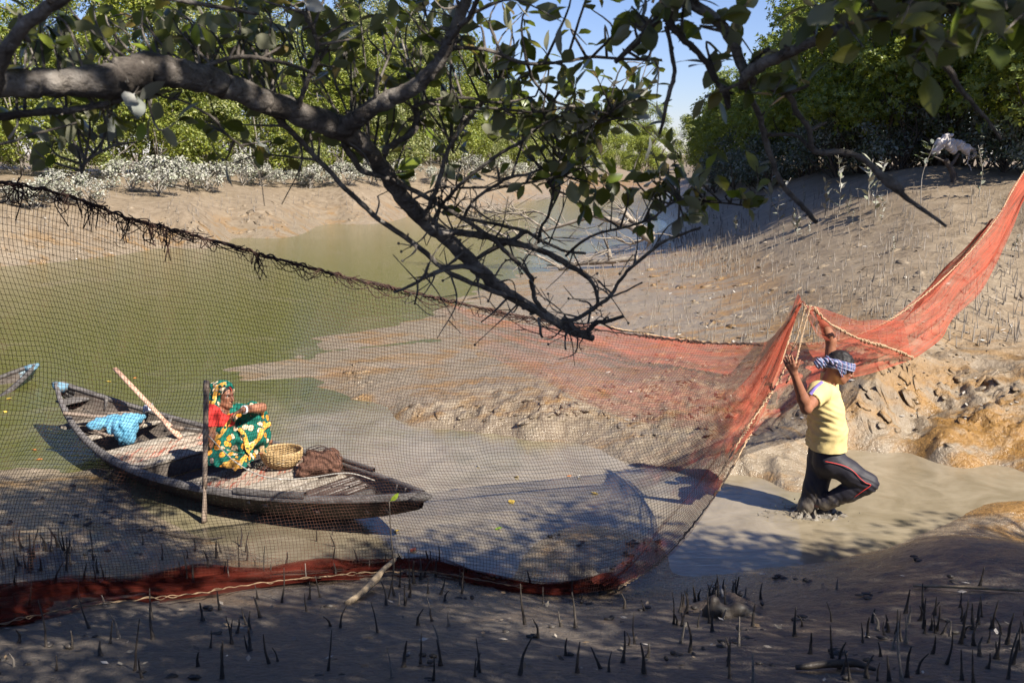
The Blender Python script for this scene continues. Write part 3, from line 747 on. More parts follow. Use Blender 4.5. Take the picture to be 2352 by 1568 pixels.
M_LEAFP = leaf_mat('silted_broad_leaf', [(0.22, 0.23, 0.22), (0.17, 0.19, 0.17), (0.30, 0.30, 0.28)], (0.20, 0.20, 0.17), (0.2, 0.17, 0.12), trans=0.08, rough=0.6, per='object', var=0.2)
def leaf_shape(seed, L=1.0):
    """a leathery oval leaf: folded along its midrib, drooping, with a short stalk; unit length along +X"""
    r = np.random.default_rng(seed)
    u = np.linspace(0, 1, 7); wid = np.array([.02, .16, .245, .265, .235, .14, .008]) * r.uniform(.85, 1.15)
    dr = r.uniform(-.02, .30); fold = r.uniform(.05, .35); tw = r.uniform(-.4, .4)
    v = []
    for i, (a, w) in enumerate(zip(u, wid)):
        z = -dr * a * a
        for s in (-1, -.55, 0, .55, 1):
            zz = abs(s) * w * fold - .25 * w * s * s * fold
            yy = s * w * (1 + (.10 * r.normal() if abs(s) == 1 and 0 < i < 6 else 0))
            c, q = math.cos(tw * a), math.sin(tw * a)
            v.append((0.12 + .88 * a, yy * c - zz * q, z + yy * q + zz * c))
    f = [(i * 5 + j, i * 5 + 5 + j, i * 5 + 6 + j, i * 5 + 1 + j) for i in range(6) for j in range(4)]
    n = len(v); v += [(0, -.012, .01), (0, .012, .01), (.14, -.014, 0), (.14, .014, 0)]; f.append((n, n + 2, n + 3, n + 1))
    return np.array(v), np.array(f)
LEAFV = [leaf_shape(400 + i) for i in range(8)]
LEAF_ME = [mesh_np('leaf', v, f, M_LEAF) for v, f in LEAFV]
LEAF_MEP = [mesh_np('leaf', v, f, M_LEAFP) for v, f in LEAFV[:4]]
BR_L = [  # main tree: (points px, y distance start->end, radius px start->end)
    ([(-260, 230), (-60, 196), (60, 190), (150, 190), (250, 182), (325, 160), (400, 168), (475, 181), (525, 199), (588, 224), (640, 242), (740, 280), (795, 302)], 2.35, 2.95, [50, 38, 33, 31, 40, 38, 33, 30, 28, 27, 27, 28, 28]),
    ([(795, 302), (835, 333), (862, 365), (906, 428), (955, 487), (1008, 533), (1060, 578), (1110, 627), (1150, 662), (1205, 698), (1262, 728), (1310, 757), (1362, 776)], 2.95, 3.75, [25, 20, 19, 18.5, 18.5, 17.5, 16.5, 15.5, 14, 12, 11, 10, 8]),
    ([(780, 300), (812, 278), (850, 250), (890, 229), (928, 212), (965, 191), (1010, 140), (1035, 90), (1060, 30), (1085, -40), (1120, -140)], 2.92, 2.7, [22, 20, 19, 20, 18, 17, 14, 12.5, 13, 13, 11]),
    ([(1030, 100), (1055, 60), (1078, 40), (1105, -20)], 2.75, 2.6, [7, 6, 6, 5]),
    ([(-20, 215), (0, 150), (25, 100), (62, 55), (112, 18), (165, -14), (240, -60)], 2.0, 1.9, [20, 17, 16, 15, 15, 13, 11]),
    ([(1295, 729), (1318, 752), (1345, 764), (1364, 744), (1394, 737), (1433, 726)], 3.65, 3.6, [7, 6, 6, 6, 5, 4]),
    ([(1271, 742), (1322, 732), (1364, 707), (1401, 680), (1426, 641), (1455, 609), (1492, 580), (1521, 557), (1566, 538), (1610, 523)], 3.66, 3.3, [6, 5, 5, 4.5, 4, 4, 4, 3.5, 3, 3]),
    ([(1401, 683), (1438, 668), (1475, 648)], 3.5, 3.4, [2.5, 2.2, 2]),
    ([(1008, 533), (1050, 534), (1099, 540), (1173, 557), (1237, 572), (1295, 602), (1354, 641), (1367, 665), (1372, 690), (1367, 707), (1340, 722)], 3.2, 3.6, [9, 8, 8, 8, 7, 7, 5, 4, 4, 4, 3]),
    ([(787, 315), (802, 350), (834, 393), (895, 411), (972, 450), (1050, 494), (1124, 543), (1173, 589), (1217, 631), (1222, 650), (1230, 690), (1252, 715)], 2.95, 3.5, [9, 8, 7, 6, 6, 5.5, 5, 5, 5, 6, 5, 5]),
    ([(612, 248), (640, 275), (690, 325), (752, 390), (815, 455), (880, 510), (960, 565), (1012, 612), (1060, 640), (1135, 668), (1200, 690)], 2.8, 3.5, [8, 7.5, 6.5, 6, 6, 6, 6.5, 6, 6, 6, 5]),
    ([(1065, 500), (1078, 475), (1097, 452), (1135, 427), (1175, 407), (1212, 400), (1250, 385)], 3.2, 3.1, [4, 3.6, 3.5, 3.5, 3.5, 3, 2.5]),
    ([(975, 505), (988, 470), (1007, 420), (1025, 355), (1045, 317), (1072, 280), (1085, 260), (1112, 233), (1150, 205)], 3.15, 3.0, [6, 6, 5.5, 5, 5, 5, 5, 4, 3]),
    ([(992, 515), (1012, 475), (1040, 442), (1065, 415), (1122, 372), (1160, 345), (1197, 325), (1240, 290), (1300, 262)], 3.18, 3.0, [4.5, 4, 4, 4, 4, 4, 4, 3, 2.5]),
    ([(1235, 557), (1245, 520), (1260, 492), (1270, 440), (1262, 412), (1295, 355), (1335, 307), (1372, 280), (1405, 250)], 3.4, 3.1, [4, 3.6, 3.4, 3, 3, 3, 2.7, 2.4, 2]),
    ([(942, 462), (1010, 432), (1085, 432), (1160, 427), (1235, 415), (1300, 400)], 3.15, 3.2, [3, 2.8, 2.6, 2.5, 2.4, 2]),
    ([(1070, 502), (1140, 515), (1205, 530), (1242, 552), (1300, 577), (1345, 582)], 3.25, 3.45, [4, 4, 4, 3.6, 3.5, 3]),
    ([(1300, 588), (1330, 560), (1372, 537), (1435, 522), (1498, 502), (1548, 464), (1620, 463), (1744, 475)], 3.4, 3.1, [3.4, 3.2, 3, 3, 3, 2.6, 2.4, 2]),
    ([(1207, 532), (1185, 548), (1157, 560), (1105, 587), (1080, 610)], 3.35, 3.4, [6, 5.5, 5.5, 5, 4]),
    ([(970, 640), (1015, 620), (1070, 612), (1110, 627)], 3.3, 3.3, [5, 6, 6, 6]),
    ([(905, 672), (945, 655), (972, 637), (985, 605)], 3.3, 3.25, [3, 4, 4, 3]),
    ([(475, 152), (537, 132), (588, 133), (615, 138), (680, 152), (725, 172)], 2.7, 2.8, [5, 5, 4.6, 4.5, 4, 3]),
    ([(684, 250), (698, 205), (718, 162), (730, 110), (722, 75), (708, 52), (695, 20)], 2.85, 2.75, [6, 6, 6, 5.5, 5, 4, 3]),
    ([(355, -8), (450, 8), (525, 20), (590, 32)], 2.4, 2.5, [5, 5, 4.5, 4]),
    ([(-30, 272), (75, 260), (187, 250), (250, 237), (325, 210), (335, 200)], 2.5, 2.6, [9, 9, 8, 7, 5, 6]),
    ([(332, 208), (375, 222), (425, 235), (487, 270), (517, 305), (560, 340)], 2.6, 2.8, [3, 2.8, 2.6, 3.2, 3, 2]),
    ([(-10, 334), (30, 325), (62, 312), (120, 298), (175, 282)], 2.3, 2.5, [3.5, 3.5, 3, 2.5, 2]),
    ([(20, 320), (38, 290), (40, 275)], 2.35, 2.4, [3, 2.5, 2]),
    ([(188, 398), (200, 370), (262, 335), (312, 327)], 2.7, 2.7, [3.5, 3.5, 2.8, 2]),
    ([(862, 225), (866, 190), (865, 158)], 2.85, 2.8, [5, 4.5, 4]),
    ([(880, 352), (902, 330), (947, 307), (957, 280), (957, 250)], 3.0, 3.0, [8, 7, 7, 7, 7]),
    ([(998, 129), (1055, 111), (1127, 118), (1209, 146), (1288, 143), (1359, 132), (1431, 136), (1520, 139)], 2.8, 2.9, [5, 5, 4.5, 4, 3.8, 3.5, 3.2, 3]),
    ([(1209, 146), (1231, 193), (1270, 232), (1341, 250), (1400, 262)], 2.9, 3.1, [3.5, 3.2, 3, 2.6, 2]),
    ([(949, 246), (1002, 229), (1073, 225), (1145, 236), (1230, 222)], 2.95, 3.0, [3.5, 3.4, 3.2, 3, 2]),
    ([(985, 238), (1055, 246), (1140, 250), (1234, 257), (1300, 248)], 2.95, 3.1, [3, 3, 3, 2.6, 2]),
    ([(1350, 745), (1356, 700), (1330, 690)], 3.65, 3.65, [3, 2.5, 2]),
    ([(1160, 690), (1130, 720), (1105, 740)], 3.5, 3.6, [3, 2, 1.6]),
    ([(960, 640), (958, 670), (952, 700)], 3.3, 3.3, [3, 2.4, 2]),
    ([(1300, 760), (1298, 785), (1299, 803)], 3.65, 3.65, [3, 2, 2.5]),
    ([(1237, 730), (1242, 765), (1246, 775)], 3.6, 3.6, [4, 3, 2.5]),
    ([(860, 500), (870, 470), (868, 450)], 3.1, 3.1, [2.5, 2, 2]),
]
BR_R = [
    ([(2900, 10), (2600, 20), (2352, 16), (2226, 17), (2069, 27), (1940, 64), (1833, 111), (1762, 143), (1719, 168), (1703, 200)], 2.0, 2.5, [28, 22, 16, 14, 13, 12, 12, 13, 14, 8]),
    ([(1715, 172), (1705, 150), (1680, 93), (1637, 39), (1583, 7), (1533, -4), (1480, -40)], 2.48, 2.5, [13, 12, 12, 12, 12, 12, 11]),
    ([(1533, 0), (1513, 36), (1466, 93), (1413, 143)], 2.5, 2.6, [11, 9, 8, 5]),
    ([(1520, 10), (1540, 55), (1570, 90), (1610, 130), (1645, 180), (1668, 215), (1675, 250)], 2.5, 2.55, [10, 9, 8, 7, 8, 9, 5]),
    ([(1530, 60), (1548, 143), (1548, 178), (1533, 232), (1515, 310)], 2.52, 2.6, [5, 5, 5, 5, 3.5]),
    ([(1708, 190), (1719, 214), (1744, 271), (1758, 321), (1776, 378), (1798, 425), (1840, 471), (1876, 512)], 2.5, 2.6, [8, 7, 7, 7, 6.5, 6, 6, 5]),
    ([(1725, 178), (1740, 193), (1783, 207), (1815, 225), (1833, 264), (1858, 296), (1869, 346), (1923, 350), (1976, 361), (2040, 418), (2101, 468), (2173, 519)], 2.48, 2.5, [8, 8, 7, 7, 6.5, 6, 6.5, 7, 7, 8, 5.5, 3.5]),
    ([(1762, 311), (1826, 311), (1858, 339)], 2.55, 2.5, [4.5, 4, 4]),
    ([(1856, 304), (1880, 290), (1898, 281)], 2.5, 2.5, [4, 4, 3]),
    ([(2010, 392), (2044, 418), (2075, 440)], 2.49, 2.49, [6, 13, 6]),
    ([(2080, 30), (2110, 75), (2137, 114), (2183, 168), (2212, 214), (2262, 268), (2300, 320)], 2.2, 2.3, [9, 8, 7, 7, 6, 4, 3]),
    ([(1715, 168), (1740, 130), (1768, 110)], 2.48, 2.45, [7, 6, 4]),
]
def build_tree(root, defs, mat, barkname):
    pts_all = []
    for i, (px, y0, y1, rp) in enumerate(defs):
        n = len(px); ys = np.linspace(y0, y1, n)
        w = np.array([P(a[0], a[1], y) for a, y in zip(px, ys)]); rr = np.array(rp) / FPX * ys
        s = spline(np.column_stack([w, rr]), 6)
        c = s[:, :3]; r = np.maximum(s[:, 3], .0012)
        k = np.arange(len(c))
        wob = np.stack([noise2(k * .7 + i * 13, k * 0 + j * 7.3) for j in range(3)], 1) * (r * (.22 if max(rp) > 10 else .35))[:, None]
        m = MB(); m.tube(c + wob, r, 14 if max(rp) > 10 else 7, noise=.05 if max(rp) > 10 else .12)
        # small knots and broken twig stubs
        for q in range(len(c) // 5):
            j = rng.integers(2, len(c) - 1)
            if r[j] < .004 or (r[j] > .02 and rng.random() < .75): continue
            d = unit(rng.normal(size=3)); ln = r[j] * (rng.uniform(1.3, 2.6) if r[j] < .02 else rng.uniform(1.05, 1.25))
            m.tube([c[j] - d * r[j] * .2, c[j] + d * ln * .8, c[j] + d * ln + np.array([0, 0, .003])], [r[j] * .5, r[j] * .35, r[j] * .22], 6)
        m.build('limb' if max(rp) > 14 else ('branch' if max(rp) > 4.5 else 'twig'), mat, root)
        pts_all.append(np.column_stack([c, r]))
    return np.vstack(pts_all)
def bare_twigs(root, pts, box, n):
    m = MB(); pr = project(pts[:, :3]); ok = np.where((pr[:, 0] > box[0]) & (pr[:, 0] < box[2]) & (pr[:, 1] > box[1]) & (pr[:, 1] < box[3]))[0]
    for _ in range(n):
        j = rng.choice(ok); a = pts[j, :3]; d = unit(rng.normal(size=3) * np.array([1, .5, 1])); L = rng.uniform(.04, .19)
        c = spline([a, a + d * L * .5 + rng.normal(0, .015, 3), a + d * L + rng.normal(0, .03, 3)], 4); m.tube(c, np.linspace(min(.004, pts[j, 3] * .6), .0012, len(c)), 5, noise=.2)
        for k in range(rng.integers(0, 3)):
            b = c[rng.integers(2, len(c) - 1)]; m.tube(spline([b, b + unit(d + rng.normal(size=3)) * L * .35], 3), np.linspace(.0022, .001, 4), 4)
        if rng.random() < .3: ball(m, c[-1], .005, 5)
    tag(m.build('bare_twigs', M_LIMB, root), kind='stuff')
def ball(m, c, r, n=8):
    th = np.linspace(0, np.pi, n); ph = np.linspace(0, 2 * np.pi, 2 * n)
    r = np.atleast_1d(r) * np.ones(3)
    m.grid(np.stack([np.outer(np.sin(th), np.cos(ph)) * r[0], np.outer(np.sin(th), np.sin(ph)) * r[1], np.outer(np.cos(th), np.ones(2 * n)) * r[2]], -1) + np.asarray(c))
LT = thing('overhanging_tree', 'pale barked mangrove whose crooked limb and leafy branches hang over the creek from the left', 'tree', (-3.1, 1.9, float(hgt(-3.1, 1.9)[0])))
RT = thing('overhanging_tree', 'dark branched mangrove tree reaching in over the top right corner', 'tree', (3.3, 1.6, float(hgt(3.3, 1.6)[0])))
# trunks, out of the frame
def trunk(root, pts, rr):
    m = MB(); s = spline(np.column_stack([pts, rr]), 8); m.tube(s[:, :3], s[:, 3], 14, noise=.08); m.build('trunk', M_LIMB, root)
a = P(-260, 230, 2.35); b0 = np.array(LT.location)
trunk(LT, [b0 + [0, 0, -.3], b0 + [.08, .05, .6], (b0 + a) / 2 + [-.15, 0, .25], a, a + [.02, .01, 0]], [.17, .14, .12, .075, .05])
trunk(LT, [b0 + [0, 0, .9], b0 + [-.1, -.5, 2.4], b0 + [.6, -1.4, 4.0], b0 + [1.8, -2.0, 5.2]], [.10, .09, .07, .03])
a = P(2900, 10, 2.0); b1 = np.array(RT.location)
trunk(RT, [b1 + [0, 0, -.3], b1 + [.1, -.1, .8], (b1 + a) / 2 + [.35, -.1, .3], a, a + [-.03, .01, 0]], [.16, .14, .11, .05, .03])
trunk(RT, [b1 + [0.1, -.1, .8], b1 + [.5, -.7, 2.4], b1 + [.6, -1.5, 3.8], b1 + [0, -2.4, 5.2]], [.12, .1, .08, .04])
trunk(RT, [b1 + [0.4, -.5, 2.0], b1 + [1.6, -.8, 3.4], b1 + [3.0, -.6, 4.8]], [.08, .07, .03])
ptsL = build_tree(LT, BR_L, M_LIMB, 'l'); ptsR = build_tree(RT, BR_R, M_LIMB, 'r')
# leafy sprays: (px0, py0, px1, py1, y0, y1, count, pale share)
SPRAY_L = [(-20, -30, 330, 125, 2.4, 3.3, 32, .12), (300, -30, 620, 120, 2.7, 3.5, 34, .15), (520, -30, 800, 210, 2.85, 3.6, 42, .15), (780, -30, 1000, 220, 2.85, 3.6, 38, .15),
           (980, -30, 1120, 120, 2.6, 3.4, 12, .15), (1150, -40, 1420, 110, 2.6, 3.3, 13, .25), (1110, 130, 1330, 260, 2.8, 3.5, 18, .2), (1320, 100, 1510, 260, 2.8, 3.5, 22, .2),
           (960, 220, 1250, 330, 2.9, 3.5, 21, .2), (1230, 240, 1530, 330, 3.0, 3.5, 28, .25), (900, 320, 1250, 400, 3.0, 3.4, 9, .1), (1250, 330, 1560, 420, 3.0, 3.5, 22, .22), (1340, 400, 1640, 520, 3.0, 3.4, 17, .15), (1600, 370, 1770, 500, 3.0, 3.1, 9, .05),
           (0, 250, 330, 340, 2.5, 2.9, 11, .3), (220, 200, 420, 320, 2.5, 2.8, 8, .3), (470, 260, 780, 380, 2.9, 3.2, 9, .25)]
SPRAY_R = [(1430, -30, 1560, 90, 2.4, 2.7, 9, .15), (1560, -20, 1760, 170, 2.3, 2.7, 12, .1), (1900, -40, 2352, 60, 1.7, 2.2, 26, 0), (2120, 30, 2380, 130, 1.6, 2.0, 9, 0), (1640, 180, 1800, 260, 2.4, 2.5, 4, .1), (1980, 80, 2140, 170, 1.9, 2.1, 3, 0)]
def leaf_frames(root, pts, sprays, sc):
    tw = MB(); L = []
    for (x0, y0, x1, y1, d0, d1, n, pale) in sprays:
        for _ in range(n):
            yy = rng.uniform(d0, d1); tip = P(rng.uniform(x0, x1), rng.uniform(y0, y1), yy)
            dd = np.linalg.norm(pts[:, :3] - tip, axis=1) + rng.uniform(0, .08, len(pts)); j = int(np.argmin(dd)); st = pts[j, :3]
            far = np.linalg.norm(tip - st)
            if far > .55: st = tip + (st - tip) * (.3 / far)
            mid = (st + tip) / 2 + rng.normal(0, .03, 3) + np.array([0, 0, .02])
            c = spline([st, mid, tip], 4); tw.tube(c, np.linspace(min(.0045, pts[j, 3] * .8 + .001), .0013, len(c)), 5, caps=False)
            k = rng.integers(3, 7)
            for i in range(k):
                u = 1.0 if i == 0 else rng.uniform(.25, 1)
                b = c[int(u * (len(c) - 1))]; t0 = unit(c[-1] - c[0])
                d = unit(t0 * rng.uniform(.2, 1) + rng.normal(size=3) * .75 + np.array([0, 0, -.15]))
                L.append((b, d, rng.uniform(.040, .088) * sc, rng.random() < pale))
    return tw, L
def leaf_matrix(b, d, s):
    up = unit(np.array([0, 0, 1.0]) + rng.normal(size=3) * .75); y = unit(np.cross(up, d)); z = np.cross(d, y)
    m = Matrix.Identity(4)
    for i in range(3):
        m[i][0] = d[i] * s; m[i][1] = y[i] * s; m[i][2] = z[i] * s; m[i][3] = b[i]
    return m
def hang_leaves(root, pts, sprays, sc, limit):
    tw, L = leaf_frames(root, pts, sprays, sc)
    tag(tw.build('twigs', M_LIMB, root), kind='stuff')
    L.sort(key=lambda q: -q[2] / q[0][1])
    base = Vector(wloc(root))
    V, F, n = [], [], 0
    for i, (b, d, s, pale) in enumerate(L):
        mt = leaf_matrix(b, d, s)
        if i < limit:
            o = bpy.data.objects.new('leaf', LEAF_MEP[i % 4] if pale else LEAF_ME[i % 8]); o.parent = root
            mt.translation = mt.translation - base; o.matrix_local = mt; col.objects.link(o)
            if pale: o['label'] = 'leaf whitened with dried silt'
        else:
            v, f = LEAFV[i % 8]; A = np.array(mt); v = v @ A[:3, :3].T + A[:3, 3]
            V.append(v - np.array(base)); F.append(f + n); n += len(v)
    if V: tag(add('foliage', mesh_np('foliage', np.vstack(V), np.vstack(F), M_LEAFS), root), kind='stuff')
    print('leaves', len(L))
bare_twigs(LT, ptsL, (900, 430, 1640, 800), 85); bare_twigs(LT, ptsL, (500, 250, 1100, 640), 26)
hang_leaves(LT, ptsL, SPRAY_L, 1.0, 300)
hang_leaves(RT, ptsR, SPRAY_R, 1.05, 150)
# the rest of their crowns, above and behind the camera: this is what shades the near bank
def canopy(root, boxes, n, seed):
    r = np.random.default_rng(seed); c = []; rad = []
    for (x0, x1, y0, y1, z0, z1, k) in boxes:
        for _ in range(k):
            c.append((r.uniform(x0, x1), r.uniform(y0, y1), r.uniform(z0, z1))); rad.append(r.uniform(.45, .8))
    v, f = leaf_cloud(c, rad, n, .105, .055, .8, False, seed)
    base = wloc(root)
    tag(add('crown', mesh_np('crown', v - base, f, M_LEAFS, False), root), kind='stuff')
CANOPY_R = [(2.7, 9.5, .4, 3.3, 4.7, 5.6, 58), (4.6, 9.0, 2.8, 3.7, 4.7, 5.2, 30), (3.2, 5.0, 3.0, 4.4, 4.8, 5.2, 7), (1.2, 10.0, -1.6, 1.2, 4.9, 6.6, 60), (2.0, 9.5, -3.6, -1.0, 5.0, 7.0, 44), (2.9, 6.5, -.2, 2.4, 4.0, 5.0, 16)]
CANOPY_L = [(-2.0, 1.6, 2.6, 3.6, 4.8, 5.4, 16), (-2.0, .9, 3.2, 5.0, 4.9, 5.5, 26), (-2.2, 2.6, -1.8, .2, 4.9, 6.2, 26), (-2.0, 2.2, .2, 2.2, 4.9, 5.6, 14), (-1.6, 3.0, -3.6, -.8, 5.0, 6.6, 26)]
canopy(RT, CANOPY_R, 72000, 5)
canopy(LT, CANOPY_L, 31000, 6)

# ------------------------------------------------------------------ smooth-union bodies (one continuous skin)
class Field:
    def __init__(s, lo, hi, vox):
        s.lo = np.asarray(lo, float); s.vox = vox
        s.n = np.ceil((np.asarray(hi) - s.lo) / vox).astype(int) + 1
        s.D = np.full(s.n, 1.0, np.float32)
    def _box(s, lo, hi):
        a = np.clip(np.floor((lo - s.lo) / s.vox).astype(int), 0, s.n); b = np.clip(np.ceil((hi - s.lo) / s.vox).astype(int) + 1, 0, s.n)
        if np.any(b <= a): return None
        sl = tuple(slice(i, j) for i, j in zip(a, b))
        g = np.stack(np.meshgrid(*[s.lo[i] + s.vox * np.arange(a[i], b[i]) for i in range(3)], indexing='ij'), -1)
        return sl, g
    def _min(s, sl, d, k):
        D = s.D[sl]
        if k <= 0: s.D[sl] = np.minimum(D, d); return
        h = np.clip(.5 + .5 * (D - d) / k, 0, 1)
        s.D[sl] = D * (1 - h) + d * h - k * h * (1 - h)
    def cone(s, a, b, ra, rb=None, k=.02, sc=None):
        rb = ra if rb is None else rb; a = np.asarray(a, float); b = np.asarray(b, float); m = max(ra, rb) + k + 3 * s.vox
        q = s._box(np.minimum(a, b) - m, np.maximum(a, b) + m)
        if q is None: return
        sl, g = q; ab = b - a; t = np.clip(((g - a) @ ab) / max(ab @ ab, 1e-9), 0, 1)
        s._min(sl, np.linalg.norm(g - a - t[..., None] * ab, axis=-1) - (ra + (rb - ra) * t), k)
    def chain(s, pts, rr, k=.02):
        for i in range(len(pts) - 1): s.cone(pts[i], pts[i + 1], rr[i], rr[i + 1], k)
    def ell(s, c, rad, ax=None, k=.02, sub=False):
        c = np.asarray(c, float); rad = np.asarray(rad, float); ax = np.eye(3) if ax is None else np.asarray(ax)
        m = max(rad) + k + 3 * s.vox; q = s._box(c - m, c + m)
        if q is None: return
        sl, g = q; p = (g - c) @ ax.T
        k0 = np.linalg.norm(p / rad, axis=-1); k1 = np.linalg.norm(p / rad ** 2, axis=-1) + 1e-9
        d = k0 * (k0 - 1) / k1
        if sub:
            D = s.D[sl]; h = np.clip(.5 - .5 * (D + d) / max(k, 1e-6), 0, 1); s.D[sl] = D * (1 - h) - d * h + k * h * (1 - h)
        else: s._min(sl, d, k)
    def grid(s): return np.stack(np.meshgrid(*[s.lo[i] + s.vox * np.arange(s.n[i]) for i in range(3)], indexing='ij'), -1)
    def cut(s, p, n):
        n = unit(np.asarray(n, float)); g = [s.lo[i] + s.vox * np.arange(s.n[i]) - p[i] for i in range(3)]
        d = g[0][:, None, None] * n[0] + g[1][None, :, None] * n[1] + g[2][None, None, :] * n[2]
        s.D = np.maximum(s.D, d.astype(np.float32))
    def mesh(s):
        D = s.D; ins = D < 0
        c = [ins[i:ins.shape[0] - 1 + i, j:ins.shape[1] - 1 + j, k:ins.shape[2] - 1 + k] for i in (0, 1) for j in (0, 1) for k in (0, 1)]
        cnt = sum(q.astype(np.int8) for q in c); act = (cnt > 0) & (cnt < 8)
        I = np.argwhere(act); idx = np.full(act.shape, -1, np.int64); idx[act] = np.arange(len(I))
        acc = np.zeros((len(I), 3)); num = np.zeros(len(I))
        cor = np.array([(i, j, k) for i in (0, 1) for j in (0, 1) for k in (0, 1)])
        val = np.stack([D[I[:, 0] + q[0], I[:, 1] + q[1], I[:, 2] + q[2]] for q in cor], 1)
        for a in range(8):
            for b in range(a + 1, 8):
                if np.abs(cor[a] - cor[b]).sum() != 1: continue
                va, vb = val[:, a], val[:, b]; x = (va < 0) != (vb < 0)
                t = np.where(x, va / np.where(x, va - vb, 1), 0)
                acc += np.where(x[:, None], cor[a] + t[:, None] * (cor[b] - cor[a]), 0); num += x
        V = s.lo + s.vox * (I + acc / num[:, None])
        Q = []
        for ax in range(3):
            o = [i for i in range(3) if i != ax]
            sl0 = [slice(1, -1)] * 3; sl1 = [slice(1, -1)] * 3; sl0[ax] = slice(0, -1); sl1[ax] = slice(1, None)
            A = ins[tuple(sl0)]; B = ins[tuple(sl1)]
            E = np.argwhere(A != B)
            fl = A[tuple(E.T)]
            E = E + np.array([0 if i == ax else 1 for i in range(3)])
            def cell(d0, d1):
                e = E.copy(); e[:, o[0]] += d0; e[:, o[1]] += d1; return idx[tuple(e.T)]
            q = np.stack([cell(-1, -1), cell(0, -1), cell(0, 0), cell(-1, 0)], 1)
            flip = fl if ax != 1 else ~fl
            q = np.where(flip[:, None], q, q[:, ::-1]); Q.append(q)
        Q = np.vstack(Q); Q = Q[(Q >= 0).all(1)]
        return V, Q
def vnormals(V, Q):
    n = np.cross(V[Q[:, 2]] - V[Q[:, 0]], V[Q[:, 3]] - V[Q[:, 1]]); N = np.zeros_like(V)
    for i in range(4): np.add.at(N, Q[:, i], n)
    return unit(N)
def smoothv(V, Q, it=1, f=.5):
    for _ in range(it):
        A = np.zeros_like(V); c = np.zeros(len(V))
        for i in range(4):
            for j in (1, 3): np.add.at(A, Q[:, i], V[Q[:, (i + j) % 4]]); np.add.at(c, Q[:, i], 1)
        V = V * (1 - f) + f * A / np.maximum(c, 1)[:, None]
    return V
def body(name, F, mat, parent, sm=1, disp=None):
    V, Q = F.mesh(); V = smoothv(V, Q, sm); N = vnormals(V, Q)
    if disp is not None: V = V + N * disp(V, N)[:, None]
    me = mesh_np(name, V - wloc(parent), Q, mat)
    return add(name, me, parent), V, N
def surf_path(V, N, px, lift=.003, near=9.0, away=None):
    """points on a body's visible surface under the given photo points"""
    pr = project(V); out, nn = [], []
    for p in px:
        d = np.hypot(pr[:, 0] - p[0], pr[:, 1] - p[1]); m = np.where(d < max(near, d.min() + 2))[0]
        j = m[np.argmin(V[m, 1])]; q = V[j]
        r = ray(p[0], p[1]); t = (q[1]) / r[1]
        out.append(np.array([0, 0, CAM_H]) + r * t + N[j] * lift); nn.append(N[j])
    return np.array(out), unit(np.array(nn))
def ribbon(m, pts, nrm, w, sub=5):
    c = spline(pts, sub); n = unit(spline(nrm, sub)); t = unit(np.gradient(c, axis=0)); s = unit(np.cross(n, t))
    w = np.interp(np.linspace(0, 1, len(c)), np.linspace(0, 1, len(np.atleast_1d(w))), np.atleast_1d(w))[:, None]
    th = .0015
    m.grid(np.stack([c - s * w / 2 - n * th, c - s * w / 2 * .9 + n * th, c + n * th * 1.6, c + s * w / 2 * .9 + n * th, c + s * w / 2 - n * th], 1))
def hand(F, w, d, n, thumb, curl, sc=1.0, spread=.012, thumbdir=None):
    d = unit(np.asarray(d, float)); n = unit(np.asarray(n, float) - d * (np.asarray(n, float) @ d)); s = np.cross(d, n) * thumb
    offs = np.array([.031, .011, -.010, -.029]) * sc; ln = np.array([.070, .078, .072, .056]) * sc
    for i in range(4):
        kn = w + d * (.086 - .004 * abs(i - 1)) * sc + s * offs[i]
        F.cone(w + s * offs[i] * .5, kn, .0155 * sc, .012 * sc, .014)
        p = kn; a = 0
        dd = unit(d + s * (1.5 - i) * spread * 6)
        for j in range(3):
            a += curl[i] * (.7, 1.0, .8)[j]
            q = p + (dd * math.cos(a) + n * math.sin(a)) * ln[i] * (.45, .31, .24)[j]
            F.cone(p, q, (.0092 - .0009 * j) * sc, (.0085 - .0009 * j) * sc, .004); p = q
    td = unit(thumbdir) if thumbdir is not None else unit(d * .75 + s * .65 + n * .35)
    b = w + d * .022 * sc + s * .026 * sc; k1 = b + unit(s * .6 + d * .8) * .032 * sc; k2 = k1 + td * .032 * sc; k3 = k2 + unit(td + n * .25) * .026 * sc
    F.cone(w + d * .012 * sc, k1, .015 * sc, .012 * sc, .012); F.cone(k1, k2, .0115 * sc, .010 * sc, .004); F.cone(k2, k3, .010 * sc, .0085 * sc, .003)
def frame(f, up):
    f = unit(np.asarray(f, float)); up = np.asarray(up, float); u = unit(up - f * (up @ f)); s = np.cross(f, u); return f, u, s
